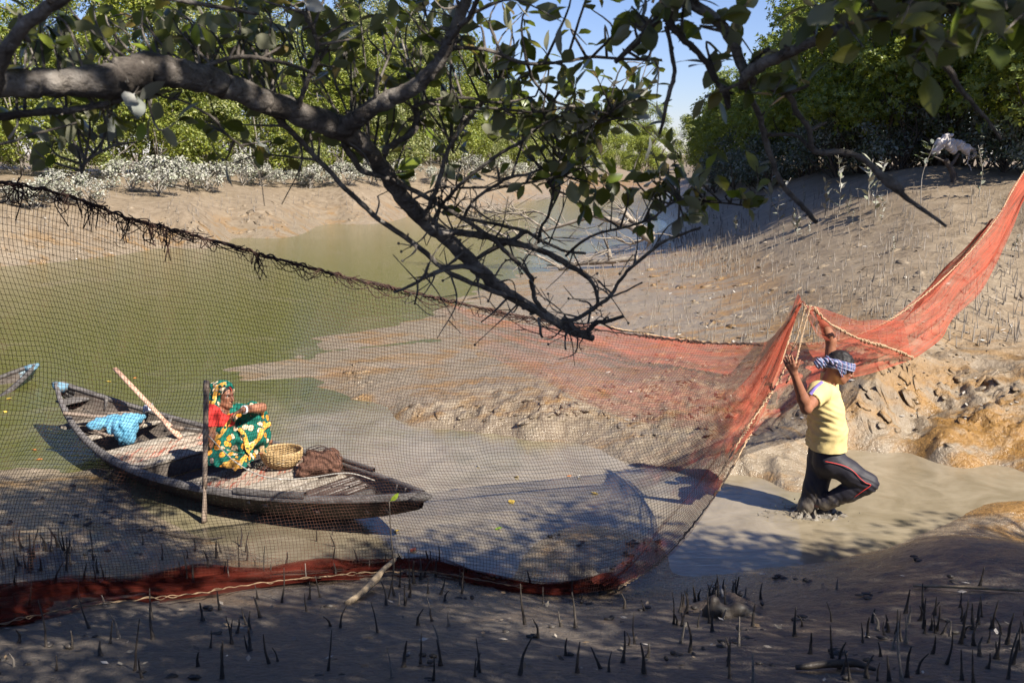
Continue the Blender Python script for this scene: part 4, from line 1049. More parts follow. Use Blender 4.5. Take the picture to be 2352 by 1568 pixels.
def head(F, c, f, u, s, sc=1.0, male=True):
    """skull, jaw, nose, brow, lips, ears; f forward, u up, s = the person's right... as a continuous skin"""
    ax = np.stack([f, s, u]); L = lambda a, b, d: c + (f * a + s * b + u * d) * sc
    F.ell(L(-.012, 0, .030), np.array([.098, .076, .088]) * sc, ax, .02)
    F.ell(L(.030, 0, -.035), np.array([.062, .060, .082]) * sc, ax, .03)
    F.cone(L(.060, 0, -.095), L(.052, 0, -.090), .025 * sc, .03 * sc, .03)
    for q in (-1, 1):
        F.cone(L(.000, q * .056, -.060), L(.052, q * .022, -.092), .020 * sc, .02 * sc, .03)
        F.ell(L(.062, q * .036, -.018), np.array([.022, .022, .020]) * sc, ax, .02)
        F.cone(L(.088, q * .014, .022), L(.074, q * .045, .020), .0085 * sc, .008 * sc, .012)
        F.ell(L(.080, q * .032, .006), np.array([.014, .019, .011]) * sc, ax, .008, sub=True)
        F.ell(L(-.006, q * .078, -.004), np.array([.019, .009, .031]) * sc, ax, .005)
        F.ell(L(-.003, q * .088, -.002), np.array([.009, .006, .017]) * sc, ax, .004, sub=True)
        F.ell(L(.100, q * .011, -.034), np.array([.010, .009, .008]) * sc, ax, .006)
    F.chain([L(.092, 0, .016), L(.108, 0, -.012), L(.116, 0, -.030)], [.0095 * sc, .011 * sc, .0125 * sc], .008)
    F.cone(L(.092, -.016, -.058), L(.092, .016, -.058), .0085 * sc, .0085 * sc, .006)
    F.cone(L(.088, -.014, -.071), L(.088, .014, -.071), .0095 * sc, .0095 * sc, .006)
    F.ell(L(.104, 0, -.0645), np.array([.012, .022, .0022]) * sc, ax, .003, sub=True)
def eyes(parent, c, f, u, s, sc, mats):
    L = lambda a, b, d: c + (f * a + s * b + u * d) * sc
    for q in (-1, 1):
        e = MB(); ball(e, L(.0685, q * .031, .005), .0110 * sc); e.build('eye', mats[0], parent)
        e = MB(); ball(e, L(.0745, q * .0315, .0052), .0062 * sc); e.build('pupil', mats[1], parent)
        e = MB(); e.tube([L(.091, q * .014, .026), L(.089, q * .030, .031), L(.074, q * .048, .027)], [.002, .003, .0012], 5); e.build('eyebrow', mats[1], parent)
def ball(m, c, r, n=8):
    th = np.linspace(0, np.pi, n); ph = np.linspace(0, 2 * np.pi, 2 * n)
    r = np.atleast_1d(r) * np.ones(3)
    m.grid(np.stack([np.outer(np.sin(th), np.cos(ph)) * r[0], np.outer(np.sin(th), np.sin(ph)) * r[1], np.outer(np.cos(th), np.ones(2 * n)) * r[2]], -1) + np.asarray(c))

def skin_mat(name, c):
    t = NT(name); v = t.coord('Object'); f = t.noise(v, 18, 4); f2 = t.noise(v, 140, 2)
    cc = t.mix(t.mrange(f, .3, .7), tuple(.78 * q for q in c), tuple(1.18 * q for q in c))
    return t.done(t.bsdf(cc, .48, t.bump(f2, .15, .002), .4, Subsurface_Weight=.06, Subsurface_Scale=.01))
M_SKIN = skin_mat('brown_skin', (0.245, 0.102, 0.056)); M_SKINW = skin_mat('tan_skin', (0.27, 0.118, 0.068))
M_EYE = flat('eye_white', (.55, .52, .48), .25); M_HAIR = flat('black_hair', (.010, .008, .008), .62, .3)
def cloth(name, c, scale=30, bump=.35, rough=.85):
    t = NT(name); v = t.coord('Object'); f = t.noise(v, scale, 4); f2 = t.noise(v, 420, 2); f3 = t.noise(v, 7, 3)
    cc = t.mix(t.mrange(f3, .3, .7), tuple(.86 * q for q in c), tuple(1.1 * q for q in c))
    return t.done(t.bsdf(cc, rough, t.bump(t.math('ADD', f, t.math('MULTIPLY', f2, .3)), bump, .006), .25))

# ------------------------------------------------------------------ the man hauling the net
mf = W(1856, 1172, 0)
MAN = thing('person', 'man in yellow t-shirt and dark trousers wading, arms raised to the net, checked headcloth', 'person', mf)
Y0 = 8.0
M_ = lambda x, y, d=0.0: P(x, y, Y0 + d)
F = Field(M_(1780, 1235, -.75), M_(2040, 690, .42) + np.array([.05, 0, .22]), .0055)
F.D = F.D
hc = M_(1929, 843, -.02); hf, hu, hs = frame((.93, -.10, -.34), (.38, 0.02, .92))
head(F, hc, hf, hu, hs, 1.06)
neck = M_(1900, 884)
F.cone(hc - hf * .03 - hu * .05, neck, .058, .062, .03)
cs, chest, belly, pel = M_(1898, 905), M_(1894, 940), M_(1898, 990), M_(1898, 1040)
for q in (-.06, .06): F.chain([cs + [0, q, 0], chest + [0, q, 0], belly + [0, q, 0], pel + [0, q, 0]], [.09, .115, .118, .11], .03)
sh, el, wr = M_(1882, 900, -.17), M_(1852, 938, -.42), M_(1824, 858, -.47)
F.chain([cs, sh, (sh * .5 + el * .5), el], [.07, .058, .052, .043], .03)
F.chain([el, el * .72 + wr * .28, wr], [.043, .046, .027], .02)
hand(F, wr, M_(1803, 812, -.48) - wr, (0.35, .75, .25), -1, (.14, .1, .12, .2), .98, .016)
s2, e2, w2 = M_(1903, 893, .17), M_(1909, 783, .20), M_(1884, 728, .16)
F.chain([cs, s2, s2 * .5 + e2 * .5, e2], [.07, .058, .05, .042], .03)
F.chain([e2, e2 * .7 + w2 * .3, w2], [.042, .045, .027], .02)
hand(F, w2, M_(1873, 706, .14) - w2, (-.85, .25, .25), 1, (.95, 1.0, 1.0, 1.05), .95, .004, np.array([-.3, -.5, .5]))
hipn, knn, ann = M_(1905, 1058, -.09), M_(1992, 1110, -.17), M_(1893, 1155, -.06)
hipf, knf, anf = M_(1888, 1055, .09), M_(1872, 1120, .04), M_(1846, 1195, .02)
F.chain([ann, ann + (ann - knn) * .18, ann + (ann - knn) * .3 + np.array([-.02, 0, -.05])], [.04, .036, .03], .02)
man_body, V, N = body('body', F, M_SKIN, MAN, 1)
eyes(MAN, hc, hf, hu, hs, 1.06, (M_EYE, M_HAIR))
# hair above the cloth band
F = Field(hc - .17, hc + .17, .006)
F.ell(hc + hu * .036 * .98 - hf * .012, np.array([.113, .093, .103]), np.stack([hf, hs, hu]), 0)
F.cut(hc + hu * .028 + hf * 0.0, -unit(hu * .9 + hf * .12)); 
body('hair', F, M_HAIR, MAN, 1, lambda V, N: .005 * noise3(V * 55))
def plaid():
    t = NT('checked_cloth'); v = t.coord('Object', (1, 1, 1)); sp = t.n('ShaderNodeSeparateXYZ'); t.l(v, sp.inputs[0])
    a = t.math('FRACT', t.math('MULTIPLY', t.math('ADD', sp.outputs['Z'], t.math('MULTIPLY', sp.outputs['X'], .35)), 34)); b = t.math('FRACT', t.math('MULTIPLY', t.math('ADD', sp.outputs['X'], t.math('MULTIPLY', sp.outputs['Y'], .8)), 26))
    la = t.math('GREATER_THAN', a, .72); lb = t.math('GREATER_THAN', b, .78); lr = t.math('LESS_THAN', b, .1)
    c = t.mix(t.math('MULTIPLY', la, .75), (.075, .10, .20), (.34, .37, .48)); c = t.mix(t.math('MULTIPLY', lb, .6), c, (.38, .40, .50)); c = t.mix(t.math('MULTIPLY', lr, .6), c, (.38, .06, .08))
    return t.done(t.bsdf(c, .85, t.bump(t.noise(v, 60, 4), .5, .004), .2))
M_PLAID = plaid()
F = Field(hc - .2, hc + .2, .006)
F.ell(hc + hu * .020 - hf * .012, np.array([.130, .108, .122]), np.stack([hf, hs, hu]), 0)
F.cut(hc + hu * .060, hu * 1.0 - hf * .10); F.cut(hc - hu * .014, -(hu * 1.0 - hf * .22))
hb, hV, hN = body('headcloth', F, M_PLAID, MAN, 1, lambda V, N: .0035 * np.sin(((V - hc) @ hu) * 330 + 3 * noise3(V * 14)) + .003 * noise3(V * 40))
m = MB()
kx = M_(1892, 833, -.10)
F = Field(kx - .11, kx + .17, .006)
F.ell(M_(1884, 834, -.095), (.052, .036, .045), None, .01); F.ell(M_(1901, 826, -.105), (.030, .024, .022), None, .012); F.ell(M_(1915, 832, -.11), (.032, .02, .018), None, .012)
body('knot', F, M_PLAID, hb, 0, lambda V, N: .006 * np.sin(((V - kx) @ np.array([1.0, 0, .8])) * 200 + 4 * noise3(V * 20)))
for i in range(9):
    a = M_(1918 + i * 1.6, 834, -.115); b = M_(1930 + i * 1.6, 862 + rng.uniform(-6, 5), -.12)
    m.tube(spline([a, (a + b) / 2 + rng.normal(0, .006, 3), b], 4), .0042, 5)
m.build('tassel', M_PLAID, hb)
# t-shirt
M_SHIRT = cloth('yellow_jersey', (0.55, 0.43, 0.19), 26, .4)
F = Field(M_(1835, 1065, -.45), M_(1960, 865, .36) + np.array([0, 0, .3]), .0075)
cs2 = M_(1897, 906)
for q in (-.065, .065):
    F.chain([cs2 + [0, q, 0], M_(1895, 935) + [0, q * 1.05, 0], M_(1900, 985) + [0, q, 0], M_(1897, 1022) + [0, q, 0], M_(1897, 1056) + [0, q, 0]], [.098, .128, .138, .142, .146], .03)
F.cone(cs2 + [.0, 0, .01], neck + [.0, 0, -.005], .09, .070, .03)
F.chain([cs2 + [0, -.03, 0], sh, sh * .42 + el * .58], [.088, .088, .074], .03)
F.chain([cs2 + [0, .03, 0], s2, s2 * .62 + e2 * .38], [.085, .076, .072], .03)
F.cut(sh * .40 + el * .60, el - sh); F.cut(s2 * .64 + e2 * .36, e2 - s2); F.cone(neck + [0,0,.0], neck + [.0, 0, .0], .03, .03, .01)
nb = neck + np.array([.012, 0, .012]); q_ = F._box(nb - .3, nb + .3); ab_ = unit(hc - nb)
pp_ = q_[1] - nb; tt_ = pp_ @ ab_; dd_ = np.linalg.norm(pp_ - tt_[..., None] * ab_, axis=-1) - np.maximum(.064 + .25 * np.maximum(tt_, 0), .05)
F.D[q_[0]] = np.where(tt_ > -.03, np.maximum(F.D[q_[0]], -dd_), F.D[q_[0]])
F.cut(M_(1896, 1046), (-.10, 0, -1))
bk = M_(1868, 970)
def shirt_fold(V, N):
    lo = np.clip((M_(1890, 900)[2] - V[:, 2]) / .2, 0, 1); back = np.clip((M_(1925, 950)[0] - V[:, 0]) / .2, 0.25, 1.1)
    a = np.sin(V[:, 2] * 120 + (V[:, 0] - bk[0]) * 40 + 5.5 * noise3(V * np.array([4, 4, 7.])))
    d = np.sin(((V[:, 2] - bk[2]) * 55 - (V[:, 0] - bk[0]) * 60) + 4 * noise3(V * 6))
    return lo * back * (.0052 * a * np.clip(.5 + noise3(V * 5), 0, 1.3) + .0060 * d * np.clip(.5 + noise3(V * 4 + 7), 0, 1.3)) + .0025 * noise3(V * 22)
shirt, sV, sN = body('t_shirt', F, M_SHIRT, MAN, 1, shirt_fold)
m = MB(); a, b = surf_path(sV, sN, [(1889, 877), (1880, 884), (1871, 893), (1862, 905)], .004); ribbon(m, a, b, .026)
m.build('shoulder_stripe', flat('violet_print', (.16, .12, .36), .7), shirt)
# trousers
t = NT('track_trousers'); v = t.coord('Object'); g = t.n('ShaderNodeNewGeometry'); sx = t.n('ShaderNodeSeparateXYZ'); t.l(g.outputs['Position'], sx.inputs[0])
mudm = t.mrange(t.math('ADD', sx.outputs['Z'], t.math('MULTIPLY', t.noise(v, 22, 5, .65), .32)), .36, .24)
c = t.mix(t.math('MULTIPLY', mudm, .9), t.mix(t.noise(v, 12, 3), (.010, .009, .014), (.022, .020, .028)), (.125, .105, .082))
M_TROU = t.done(t.bsdf(c, t.mrange(mudm, 0, 1, .62, .34), t.bump(t.noise(v, 24, 4), .4, .006), .35))
F = Field(M_(1825, 1260, -.42), M_(2030, 1005, .34) + np.array([.1, 0, .2]), .0075)
for q in (-.06, .06): F.chain([M_(1897, 1034) + [0, q, 0], M_(1897, 1058) + [0, q, 0]], [.122, .125], .03)
F.chain([hipn, hipn * .5 + knn * .5, knn], [.118, .100, .083], .035)
F.chain([knn, knn * .55 + ann * .45, ann], [.082, .079, .060], .025)
F.chain([hipf, knf, knf * .4 + anf * .6, anf + (anf - knf) * .6], [.118, .098, .086, .08], .035)
F.cut(M_(1897, 1028), (.0, 0, 1))
def trou_fold(V, N):
    kd = np.exp(-(np.linalg.norm(V - knn, axis=1) / .16) ** 2)
    a = np.sin((V - knn) @ unit(np.array([.5, .1, 1.])) * 150 + 4 * noise3(V * 9)); b = np.sin((V - ann) @ unit(ann - knn) * 140 + 4 * noise3(V * 10))
    ad = np.exp(-(np.linalg.norm(V - ann, axis=1) / .16) ** 2)
    return .004 * kd * a * np.clip(.5 + noise3(V * 7), 0, 1.2) + .006 * ad * b * np.clip(.5 + noise3(V * 8), 0, 1.2) + .007 * noise3(V * 9) + .003 * noise3(V * 24)
trou, tV, tN = body('trousers', F, M_TROU, MAN, 1, trou_fold)
m = MB(); a, b = surf_path(tV, tN, [(1895, 1059), (1915, 1063), (1940, 1070), (1958, 1080), (1975, 1097), (1988, 1108), (1999, 1112), (1996, 1117), (1980, 1128), (1962, 1141)], .003)
c = spline(a, 5); m.tube(c, .0032, 6); m.build('red_piping', flat('red_piping', (.55, .035, .03), .5), trou)
# churned mud and water thrown up round his feet
sp = W(1872, 1172, 0)
M_SPL = mottled('churned_mud', [(.3, (.065, .055, .043)), (.7, (.20, .172, .135))], 16, .42, .6, .02, spec=.35)
r = np.random.default_rng(11)
sx_, sy_ = np.meshgrid(np.linspace(-.75, .45, 150), np.linspace(-.42, .34, 100), indexing='ij')
env = np.exp(-((sx_ - .03) / .16) ** 2 - ((sy_ + .02) / .11) ** 2) * .9 + np.exp(-((sx_ + .14) / .26) ** 2 - ((sy_ + .10) / .12) ** 2) * .75 + .10 * np.exp(-((sx_ + .1) / .40) ** 2 - ((sy_ + .05) / .22) ** 2)
wx_ = sx_ + .03 * noise2(sx_ * 14, sy_ * 14 + 3); wy_ = sy_ + .03 * noise2(sx_ * 14 + 8, sy_ * 14)
rg = (1 - np.abs(noise2(wx_ * 11, wy_ * 15))) ** 3 * .7 + (1 - np.abs(noise2(wx_ * 24 + 5, wy_ * 27))) ** 3 * .45
hz = .19 * env * rg * (.55 + .6 * noise2(sx_ * 6, sy_ * 6 + 2)) - .014 + .012 * env
g = np.stack([sp[0] + sx_ + .05 * hz * 6 * noise2(sx_ * 19, sy_ * 19), sp[1] + sy_, hz], -1)
m = MB(); m.grid(g)
for _ in range(70):
    u = r.normal(0, 1, 2); ball(m, [sp[0] - .06 + u[0] * .2, sp[1] - .07 + u[1] * .12, abs(r.normal(.02, .05))], r.uniform(.0025, .0065) * np.array([1, 1, 1.3]), 5)
o = m.build('mud_splash', M_SPL, None); tag(o, 'grey mud and water splashing up round the wading man', 'splash', kind='stuff')

# ------------------------------------------------------------------ the boat
def wood(name, c1, c2, grain=(2, 26, 26), rough=.75, fleck=None, bump=.5, axis=None, white=None):
    t = NT(name); v = t.coord('Object', grain); f = t.noise(v, 1.6, 6, .65, .4); v2 = t.coord('Object'); f2 = t.noise(v2, 9, 4); f3 = t.noise(v2, 55, 3)
    c = t.mix(t.mrange(f, .3, .7), c1, c2); c = t.mix(t.mrange(f2, .5, .75, 0, .5), c, tuple(.5 * q for q in c1))
    if fleck: 
        vf = t.coord('Object', tuple(.55 * g for g in grain)); ff = t.noise(vf, 2.2, 5, .7, .5); c = t.mix(t.mrange(ff, .53, .58, 0, .9), c, fleck)
    if True:
        rr_ = t.n('ShaderNodeObjectInfo').outputs['Random']; hv = t.n('ShaderNodeHueSaturation'); t.l(t.mrange(rr_, 0, 1, .72, 1.2), hv.inputs['Value']); t.l(c, hv.inputs['Color']); c = hv.outputs[0]
    if white: c = t.mix(t.mrange(t.noise(v2, 34, 5, .7), .56, .66, 0, .75), c, white)
    return t.done(t.bsdf(c, rough, t.bump(t.math('ADD', f, t.math('MULTIPLY', f3, .25)), bump, .008), .35))
BA = W(135, 880, .58)[:2]; BB = W(966, 1133, .42)[:2]
BAX = unit(BB - BA); BN = np.array([-BAX[1], BAX[0]]); BL = np.linalg.norm(BB - BA) / 2; BM = (BA + BB) / 2
G = np.array([[BAX[0], BAX[1], 0], [BN[0], BN[1], 0], [0, 0, 1]])
ang = math.atan2(BAX[1], BAX[0])
def sheer(s): return .235 + np.where(s < 0, .345, .185) * np.abs(s) ** 2.3
def halfw(s): return .038 + .62 * np.clip(1 - np.abs(s) ** 1.9, 0, 1) ** .95
def boat_pt(s, t, z, M=None, A=None):
    M = BM if M is None else M; A = (BAX, BN) if A is None else A
    p = M + A[0] * s * BL + A[1] * t
    return np.array([p[0], p[1], z])
M_TAR = wood('tarred_planking', (.009, .008, .008), (.034, .031, .030), (1.5, 22, 22), .62, white=(.23, .21, .19))
M_GUN = wood('weathered_gunwale', (.045, .040, .038), (.17, .155, .145), (1.5, 22, 22), .75)
M_DECKP = wood('bleached_plank', (.12, .098, .075), (.30, .26, .21), (26, 2, 26), .8, white=(.5, .46, .42))
M_DECKR = wood('red_flecked_plank', (.17, .125, .09), (.36, .295, .235), (26, 2, 26), .8, (.24, .05, .026))
M_DECKD = wood('dark_wet_plank', (.035, .026, .022), (.10, .072, .060), (26, 2, 26), .35)
M_INNER = wood('inner_planking', (.035, .028, .023), (.12, .098, .08), (2, 22, 22), .8)
M_BLUEP = wood('blue_paint', (.11, .25, .36), (.22, .40, .52), (2, 20, 20), .7, (.30, .25, .2))
def build_hull(root, M, A, tip_a, n=33, tar=None):
    tar = tar or M_TAR
    S = np.linspace(-1, 1, n)
    def pt(s, t, z):
        p = M + A[0] * s * BL + A[1] * t; return np.array([p[0], p[1], z])
    # profile of the side, gunwale -> bilge, as fractions
    prof = [(1.0, 1.0), (.93, .66), (.80, .30), (.58, -.05), (.30, -.25), (0, -.33)]
    def lvl(k, s, inset=0.0):
        a, b = prof[k]; w = halfw(s); zs = sheer(s); e = abs(s) ** 2.6
        zb = -.10 * (1 - e) + (float(sheer(1.0 if s > 0 else -1.0)) - .13) * e                                    # bottom rises toward the ends
        z = zb + (zs - zb) * ((b + .33) / 1.33) if k else zs
        return max(w * a - inset, 0.0), z
    for sd in (-1, 1):
        for k in range(4):
            m = MB(); g = []
            for s in S:
                t0, z0 = lvl(k, s); t1, z1 = lvl(k + 1, s); lap = .007
                i0, i1 = max(t0 - .022, 0), max(t1 - .022, 0)
                wob = .004 * noise2(s * 3 + k * 9, sd * 5.0)
                g.append([pt(s, sd * (t0 + lap * (k > 0) - .0), z0 + wob), pt(s, sd * (t1 + lap), z1 - .002), pt(s, sd * i1, z1 + .002), pt(s, sd * i0, z0 + wob), pt(s, sd * (t0 + lap * (k > 0)), z0 + wob)])
            m.grid(np.array(g)); m.build('strake', tar, root, fixn=True)
        # inner lining
        m = MB(); g = []
        for s in S[1:-1]:
            g.append([pt(s, sd * max(lvl(k, s)[0] - .026, 0), lvl(k, s)[1]) for k in range(6)])
        m.grid(np.array(g)); m.build('inner_lining', M_INNER, root)
        m = MB(); g = []
        for s in S:
            w = halfw(s) + .012; z = sheer(s); i = .048
            g.append([pt(s, sd * w, z - .035), pt(s, sd * w, z + .013), pt(s, sd * (w - i), z + .016), pt(s, sd * (w - i), z - .03), pt(s, sd * w, z - .035)])
        m.grid(np.array(g)); m.build('gunwale', M_GUN, root, fixn=True)
    for e, lab in ((-1, 'a'), (1, 'b')):
        m = MB(); z = float(sheer(e)); p = [pt(e * .965, 0, z - .045), pt(e * 1.0, 0, z - .03), pt(e * (1.035), 0, z - .008)]
        m.tube(np.array(p), [.085, .075, .03], 8, flat=.62); m.build('stem_block', M_BLUEP if (e == tip_a) else M_GUN, root)
BOAT = thing('wooden_boat', 'long tarred wooden boat with plank decking and a blue tip, the woman aboard', 'boat', (BM[0], BM[1], 0))
build_hull(BOAT, BM, (BAX, BN), -1)
def athwart(name, s, wd, z, mat, th=.022, over=-.035, root=BOAT, tilt=0.0, t0=None, t1=None):
    w = float(halfw(s)) + over; a = -w if t0 is None else t0; b = w if t1 is None else t1
    m = MB(); ax = G.copy(); m.box(boat_pt(s, (a + b) / 2, z), ax, (wd / 2, (b - a) / 2, th / 2))
    v = np.vstack(m.v); v[:, 2] += .004 * noise2(v[:, 0] * 9, v[:, 1] * 9) + tilt * ((v[:, :2] - BM) @ BN)
    m.v = [v]; return m.build(name, mat, root, smooth=False)
# planked deck amidships (red flecks), the woman's deck, the dark fore deck
def deck(s0, s1, n, z, mats, root=BOAT):
    e = np.linspace(s0, s1, n + 1)
    for i in range(n):
        wd = (e[i + 1] - e[i]) * BL - .024
        athwart('plank', (e[i] + e[i + 1]) / 2, wd, z + rng.uniform(-.007, .007), mats[i % len(mats)])
deck(-.43, -.13, 4, .185, [M_DECKP, M_DECKR, M_DECKR, M_DECKP])
deck(.12, .52, 6, .19, [M_DECKP, M_DECKR, M_DECKR, M_DECKP, M_DECKP, M_DECKP])
deck(.525, .70, 4, .20, [M_DECKD])
athwart('thwart', -.72, .13, .30, M_DECKP, .026, .06)
athwart('thwart', -.56, .09, .25, M_DECKP, .026, -.02)
athwart('end_deck', -.905, .2, .43, M_GUN, .02, -.02)
athwart('bulkhead', .715, .03, .205, M_GUN, .11, -.10)
athwart('bulkhead', .115, .02, .10, M_INNER, .13, -.20)
athwart('bulkhead', -.135, .02, .10, M_INNER, .13, -.20)
m = MB(); 
athwart('floor_board', -.01, .60, .02, M_INNER, .02, -.24)
for s in (-.80, -.62, -.5, .84, .90):
    m = MB(); hw = float(halfw(s)); zz = float(sheer(s)); c = [boat_pt(s, sd_ * hw * a_ - sd_ * .032, zz - (1 - b_) * min(.14, zz * .4)) for sd_, a_, b_ in ((-1, 1, 1), (-1, .95, .5), (-1, .86, 0))]
    m.tube(np.array(c), .02, 6)
    m.tube(np.array([boat_pt(s, hw * a_ - .032, zz - (1 - b_) * min(.14, zz * .4)) for a_, b_ in ((1, 1), (.95, .5), (.86, 0))]), .02, 6); m.build('rib', M_GUN, BOAT)
for sd in (1, -1):
    m = MB(); m.grid(np.array([[boat_pt(s, sd * (float(halfw(s)) + .017), float(sheer(s)) + .005), boat_pt(s, sd * (float(halfw(s)) + .017), float(sheer(s)) + .048), boat_pt(s, sd * (float(halfw(s)) - .012), float(sheer(s)) + .05), boat_pt(s, sd * (float(halfw(s)) - .012), float(sheer(s)) + .005), boat_pt(s, sd * (float(halfw(s)) + .017), float(sheer(s)) + .005)] for s in np.linspace(.40, .66, 9)]))
    m.build('wash_strake', M_GUN, BOAT, fixn=True)
# the second boat, only its blue tip in the frame
TA = W(75, 838, .20)[:2]; dA = unit(W(-70, 905, .02)[:2] - TA); A2 = (dA, np.array([-dA[1], dA[0]])); M2 = TA + dA * BL
B2 = thing('wooden_boat', 'second boat of which only the blue painted tip pokes in at the left edge', 'boat', (M2[0], M2[1], 0))
build_hull(B2, M2, A2, -1, tar=wood('faded_blue_planking', (.10, .16, .20), (.26, .33, .37), (1.5, 22, 22), .7, (.2, .19, .18))); B2.location.z = -.38

# ------------------------------------------------------------------ things in the boat
def stick(name, label, cat, pts, rr, mat, group=None, sides=9, part='shaft'):
    s = spline(np.column_stack([np.array(pts), np.array(rr)]), 6); m = MB(); m.tube(s[:, :3], s[:, 3], sides, noise=.06)
    o = m.build(name, mat, None, loc=pts[0])
    return tag(o, label, cat, group)
M_POLE = wood('grey_pole', (.11, .080, .060), (.24, .185, .145), (18, 18, 2), .75)
M_PINK = wood('pinkish_wood', (.42, .24, .16), (.58, .37, .27), (9, 9, 3), .7)
# upright oar standing in the mud, blade down
pb = W(469, 1199, .0); pt_ = P(474, 873, pb[1] + .16)
OAR = thing('oar', 'grey wooden oar stuck upright in the mud beside the boat, blade down', 'oar', pb)
q = lambda u: pb * (1 - u) + pt_ * u
m = MB(); m.tube(np.array([q(u) for u in (.24, .34, .6, .85, .97, 1.0)]), [.021, .020, .022, .022, .026, .020], 10, noise=.05); m.build('shaft', M_POLE, OAR)
m = MB(); m.tube(np.array([q(u) for u in (0, .03, .12, .22, .28)]), [.044, .045, .038, .026, .020], 10, flat=.45); m.build('blade', M_POLE, OAR)
m = MB()
for i in range(4): 
    c = q(.625 + .008 * i); m.tube(np.array([c + .025 * np.array([math.cos(a), math.sin(a), 0]) for a in np.linspace(0, 6.3, 14)]), .0035, 5)
m.build('lashing', flat('grey_rope', (.16, .15, .14), .9), OAR)
M_ROPE = flat('pale_rope', (.30, .28, .25), .9)
rp = [q(.63), P(540, 1060, 7.95), P(600, 1092, 7.9), P(655, 1100, 7.86), P(715, 1096, 7.95), P(800, 1086, 8.0), boat_pt(.70, .35, .26)]
rc = spline(rp, 8); m = MB(); m.tube(rc, .0055, 6); o = m.build('mooring_rope', M_ROPE, None, loc=rp[0]); tag(o, 'thin grey rope running from the upright oar to the dark end deck', 'rope')
# paddle lying in the stern
a = boat_pt(-.36, .28, .235); b = P(264, 846, a[1] + .55)
PAD = thing('paddle', 'pink brown wooden paddle propped over the far side of the boat', 'paddle', a)
m = MB(); m.tube(np.array([a * (1 - u) + b * u for u in (.2, .4, .7, 1.0)]), [.026, .03, .031, .030], 8, flat=.5); m.build('shaft', M_PINK, PAD)
m = MB(); m.tube(np.array([a * (1 - u) + b * u for u in (-.06, 0, .12, .22)]), [.03, .042, .040, .028], 8, flat=.35); m.build('blade', M_PINK, PAD)
# tool with a turned handle
a = P(394, 981, a[1] + .05); b = P(452, 986, a[1] - .03)
T = thing('hand_tool', 'small tool with a round wooden handle lying on the planks beside the woman', 'tool', a)
m = MB(); m.tube(np.array([a * (1 - u) + b * u for u in (0, .1, .3, .5)]), [.018, .026, .024, .018], 10); m.build('handle', M_POLE, T)
m = MB(); m.tube(np.array([a * (1 - u) + b * u for u in (.5, .8, 1.15)]), [.012, .011, .008], 6); m.build('blade', flat('dull_iron', (.12, .11, .10), .5), T)
# dip net: pole across the gunwale, hoop, blue netting
py = boat_pt(-.66, -.2, .33)[1]
pz = [P(145, 949, py - .15), P(175, 952, py - .1), P(205, 956, py), P(246, 958, py + .05)]
DN = thing('dip_net', 'dip net with blue mesh heaped over its hoop in the end of the boat', 'net', pz[0])
m = MB(); m.tube(spline(pz, 4), .021, 8, noise=.06); m.build('handle', M_POLE, DN)
hp = [pz[-1], P(206, 975, py - .12), P(222, 990, py - .2), P(255, 1000, py - .22), P(300, 992, py - .1), P(330, 968, py + .1), P(300, 948, py + .25), P(246, 950, py + .1)]
m = MB(); m.tube(spline(hp, 6), .012, 7); m.build('hoop', M_POLE, DN)
t = NT('blue_netting'); v = t.coord('Object'); f = t.noise(v, 60, 4); f2 = t.noise(v, 9, 4)
M_BLUE = t.done(t.bsdf(t.mix(t.mrange(f2, .3, .7), (.05, .20, .32), (.16, .38, .52)), .75, t.bump(f, .6, .01), .3))
cc = P(264, 976, py + .0)
F = Field(cc - [.5, .5, .35], cc + [.5, .5, .3], .011)
for (x, y, d, rad) in [(222, 974, -.1, (.09, .12, .045)), (255, 968, .0, (.14, .15, .055)), (290, 962, .08, (.14, .12, .05)), (320, 958, .15, (.06, .07, .035)), (268, 985, -.12, (.10, .08, .09)), (288, 996, -.18, (.09, .07, .12)), (300, 980, -.1, (.07, .07, .09))]:
    F.ell(P(x, y, py + d), rad, None, .04)
body('netting', F, M_BLUE, DN, 1, lambda V, N: .022 * noise3(V * np.array([9, 9, 9.])) + .014 * np.sin(V[:, 0] * 60 + 6 * noise3(V * 7)) * .6 + .006 * noise3(V * 40))
q = P(340, 936, boat_pt(-.55, .35, .2)[1]); m = MB(); m.box(q, np.stack([unit(np.array([1, .3, .2])), unit(np.array([-.3, 1, 0])), [0, 0, 1.]]), (.05, .035, .028)); o = m.build('plastic_jug', flat('white_plastic', (.62, .64, .70), .4), None, loc=q); tag(o, 'small white plastic thing lying under the far gunwale', 'container')
# basket with fish
bc = W(648, 1070, .215); bc[2] = .212
M_CANE = mottled('split_cane', [(.3, (.30, .19, .078)), (.7, (.53, .38, .19))], 28, .6, .4, .004)
BK = thing('basket', 'round woven cane basket on the deck in front of the woman', 'basket', bc)
prof = spline([(.065, .0), (.110, .012), (.152, .048), (.176, .092), (.184, .132), (.182, .150)], 5)
nl = len(prof); tw = 48
for (off, nm) in ((0, 'weave'),):
    m = MB(); th = np.linspace(0, 2 * np.pi, 97)[:-1]
    for j in range(26):
        u = j / 25 * (nl - 1); i = min(int(u), nl - 2); f = u - i; r_, z_ = prof[i] * (1 - f) + prof[i + 1] * f
        wv = .0045 * np.sign(np.sin(th * 16 + (j % 2) * np.pi)) * np.abs(np.sin(th * 16 + (j % 2) * np.pi)) ** .5
        ring = np.stack([bc[0] + (r_ + wv) * np.cos(th), bc[1] + (r_ + wv) * np.sin(th), bc[2] + z_ + .0015 * np.sin(th * 5 + j)], 1)
        ring = np.vstack([ring, ring[:1]]); m.tube(ring, .0046, 5, caps=False)
    m.build('weave', M_CANE, BK)
m = MB()
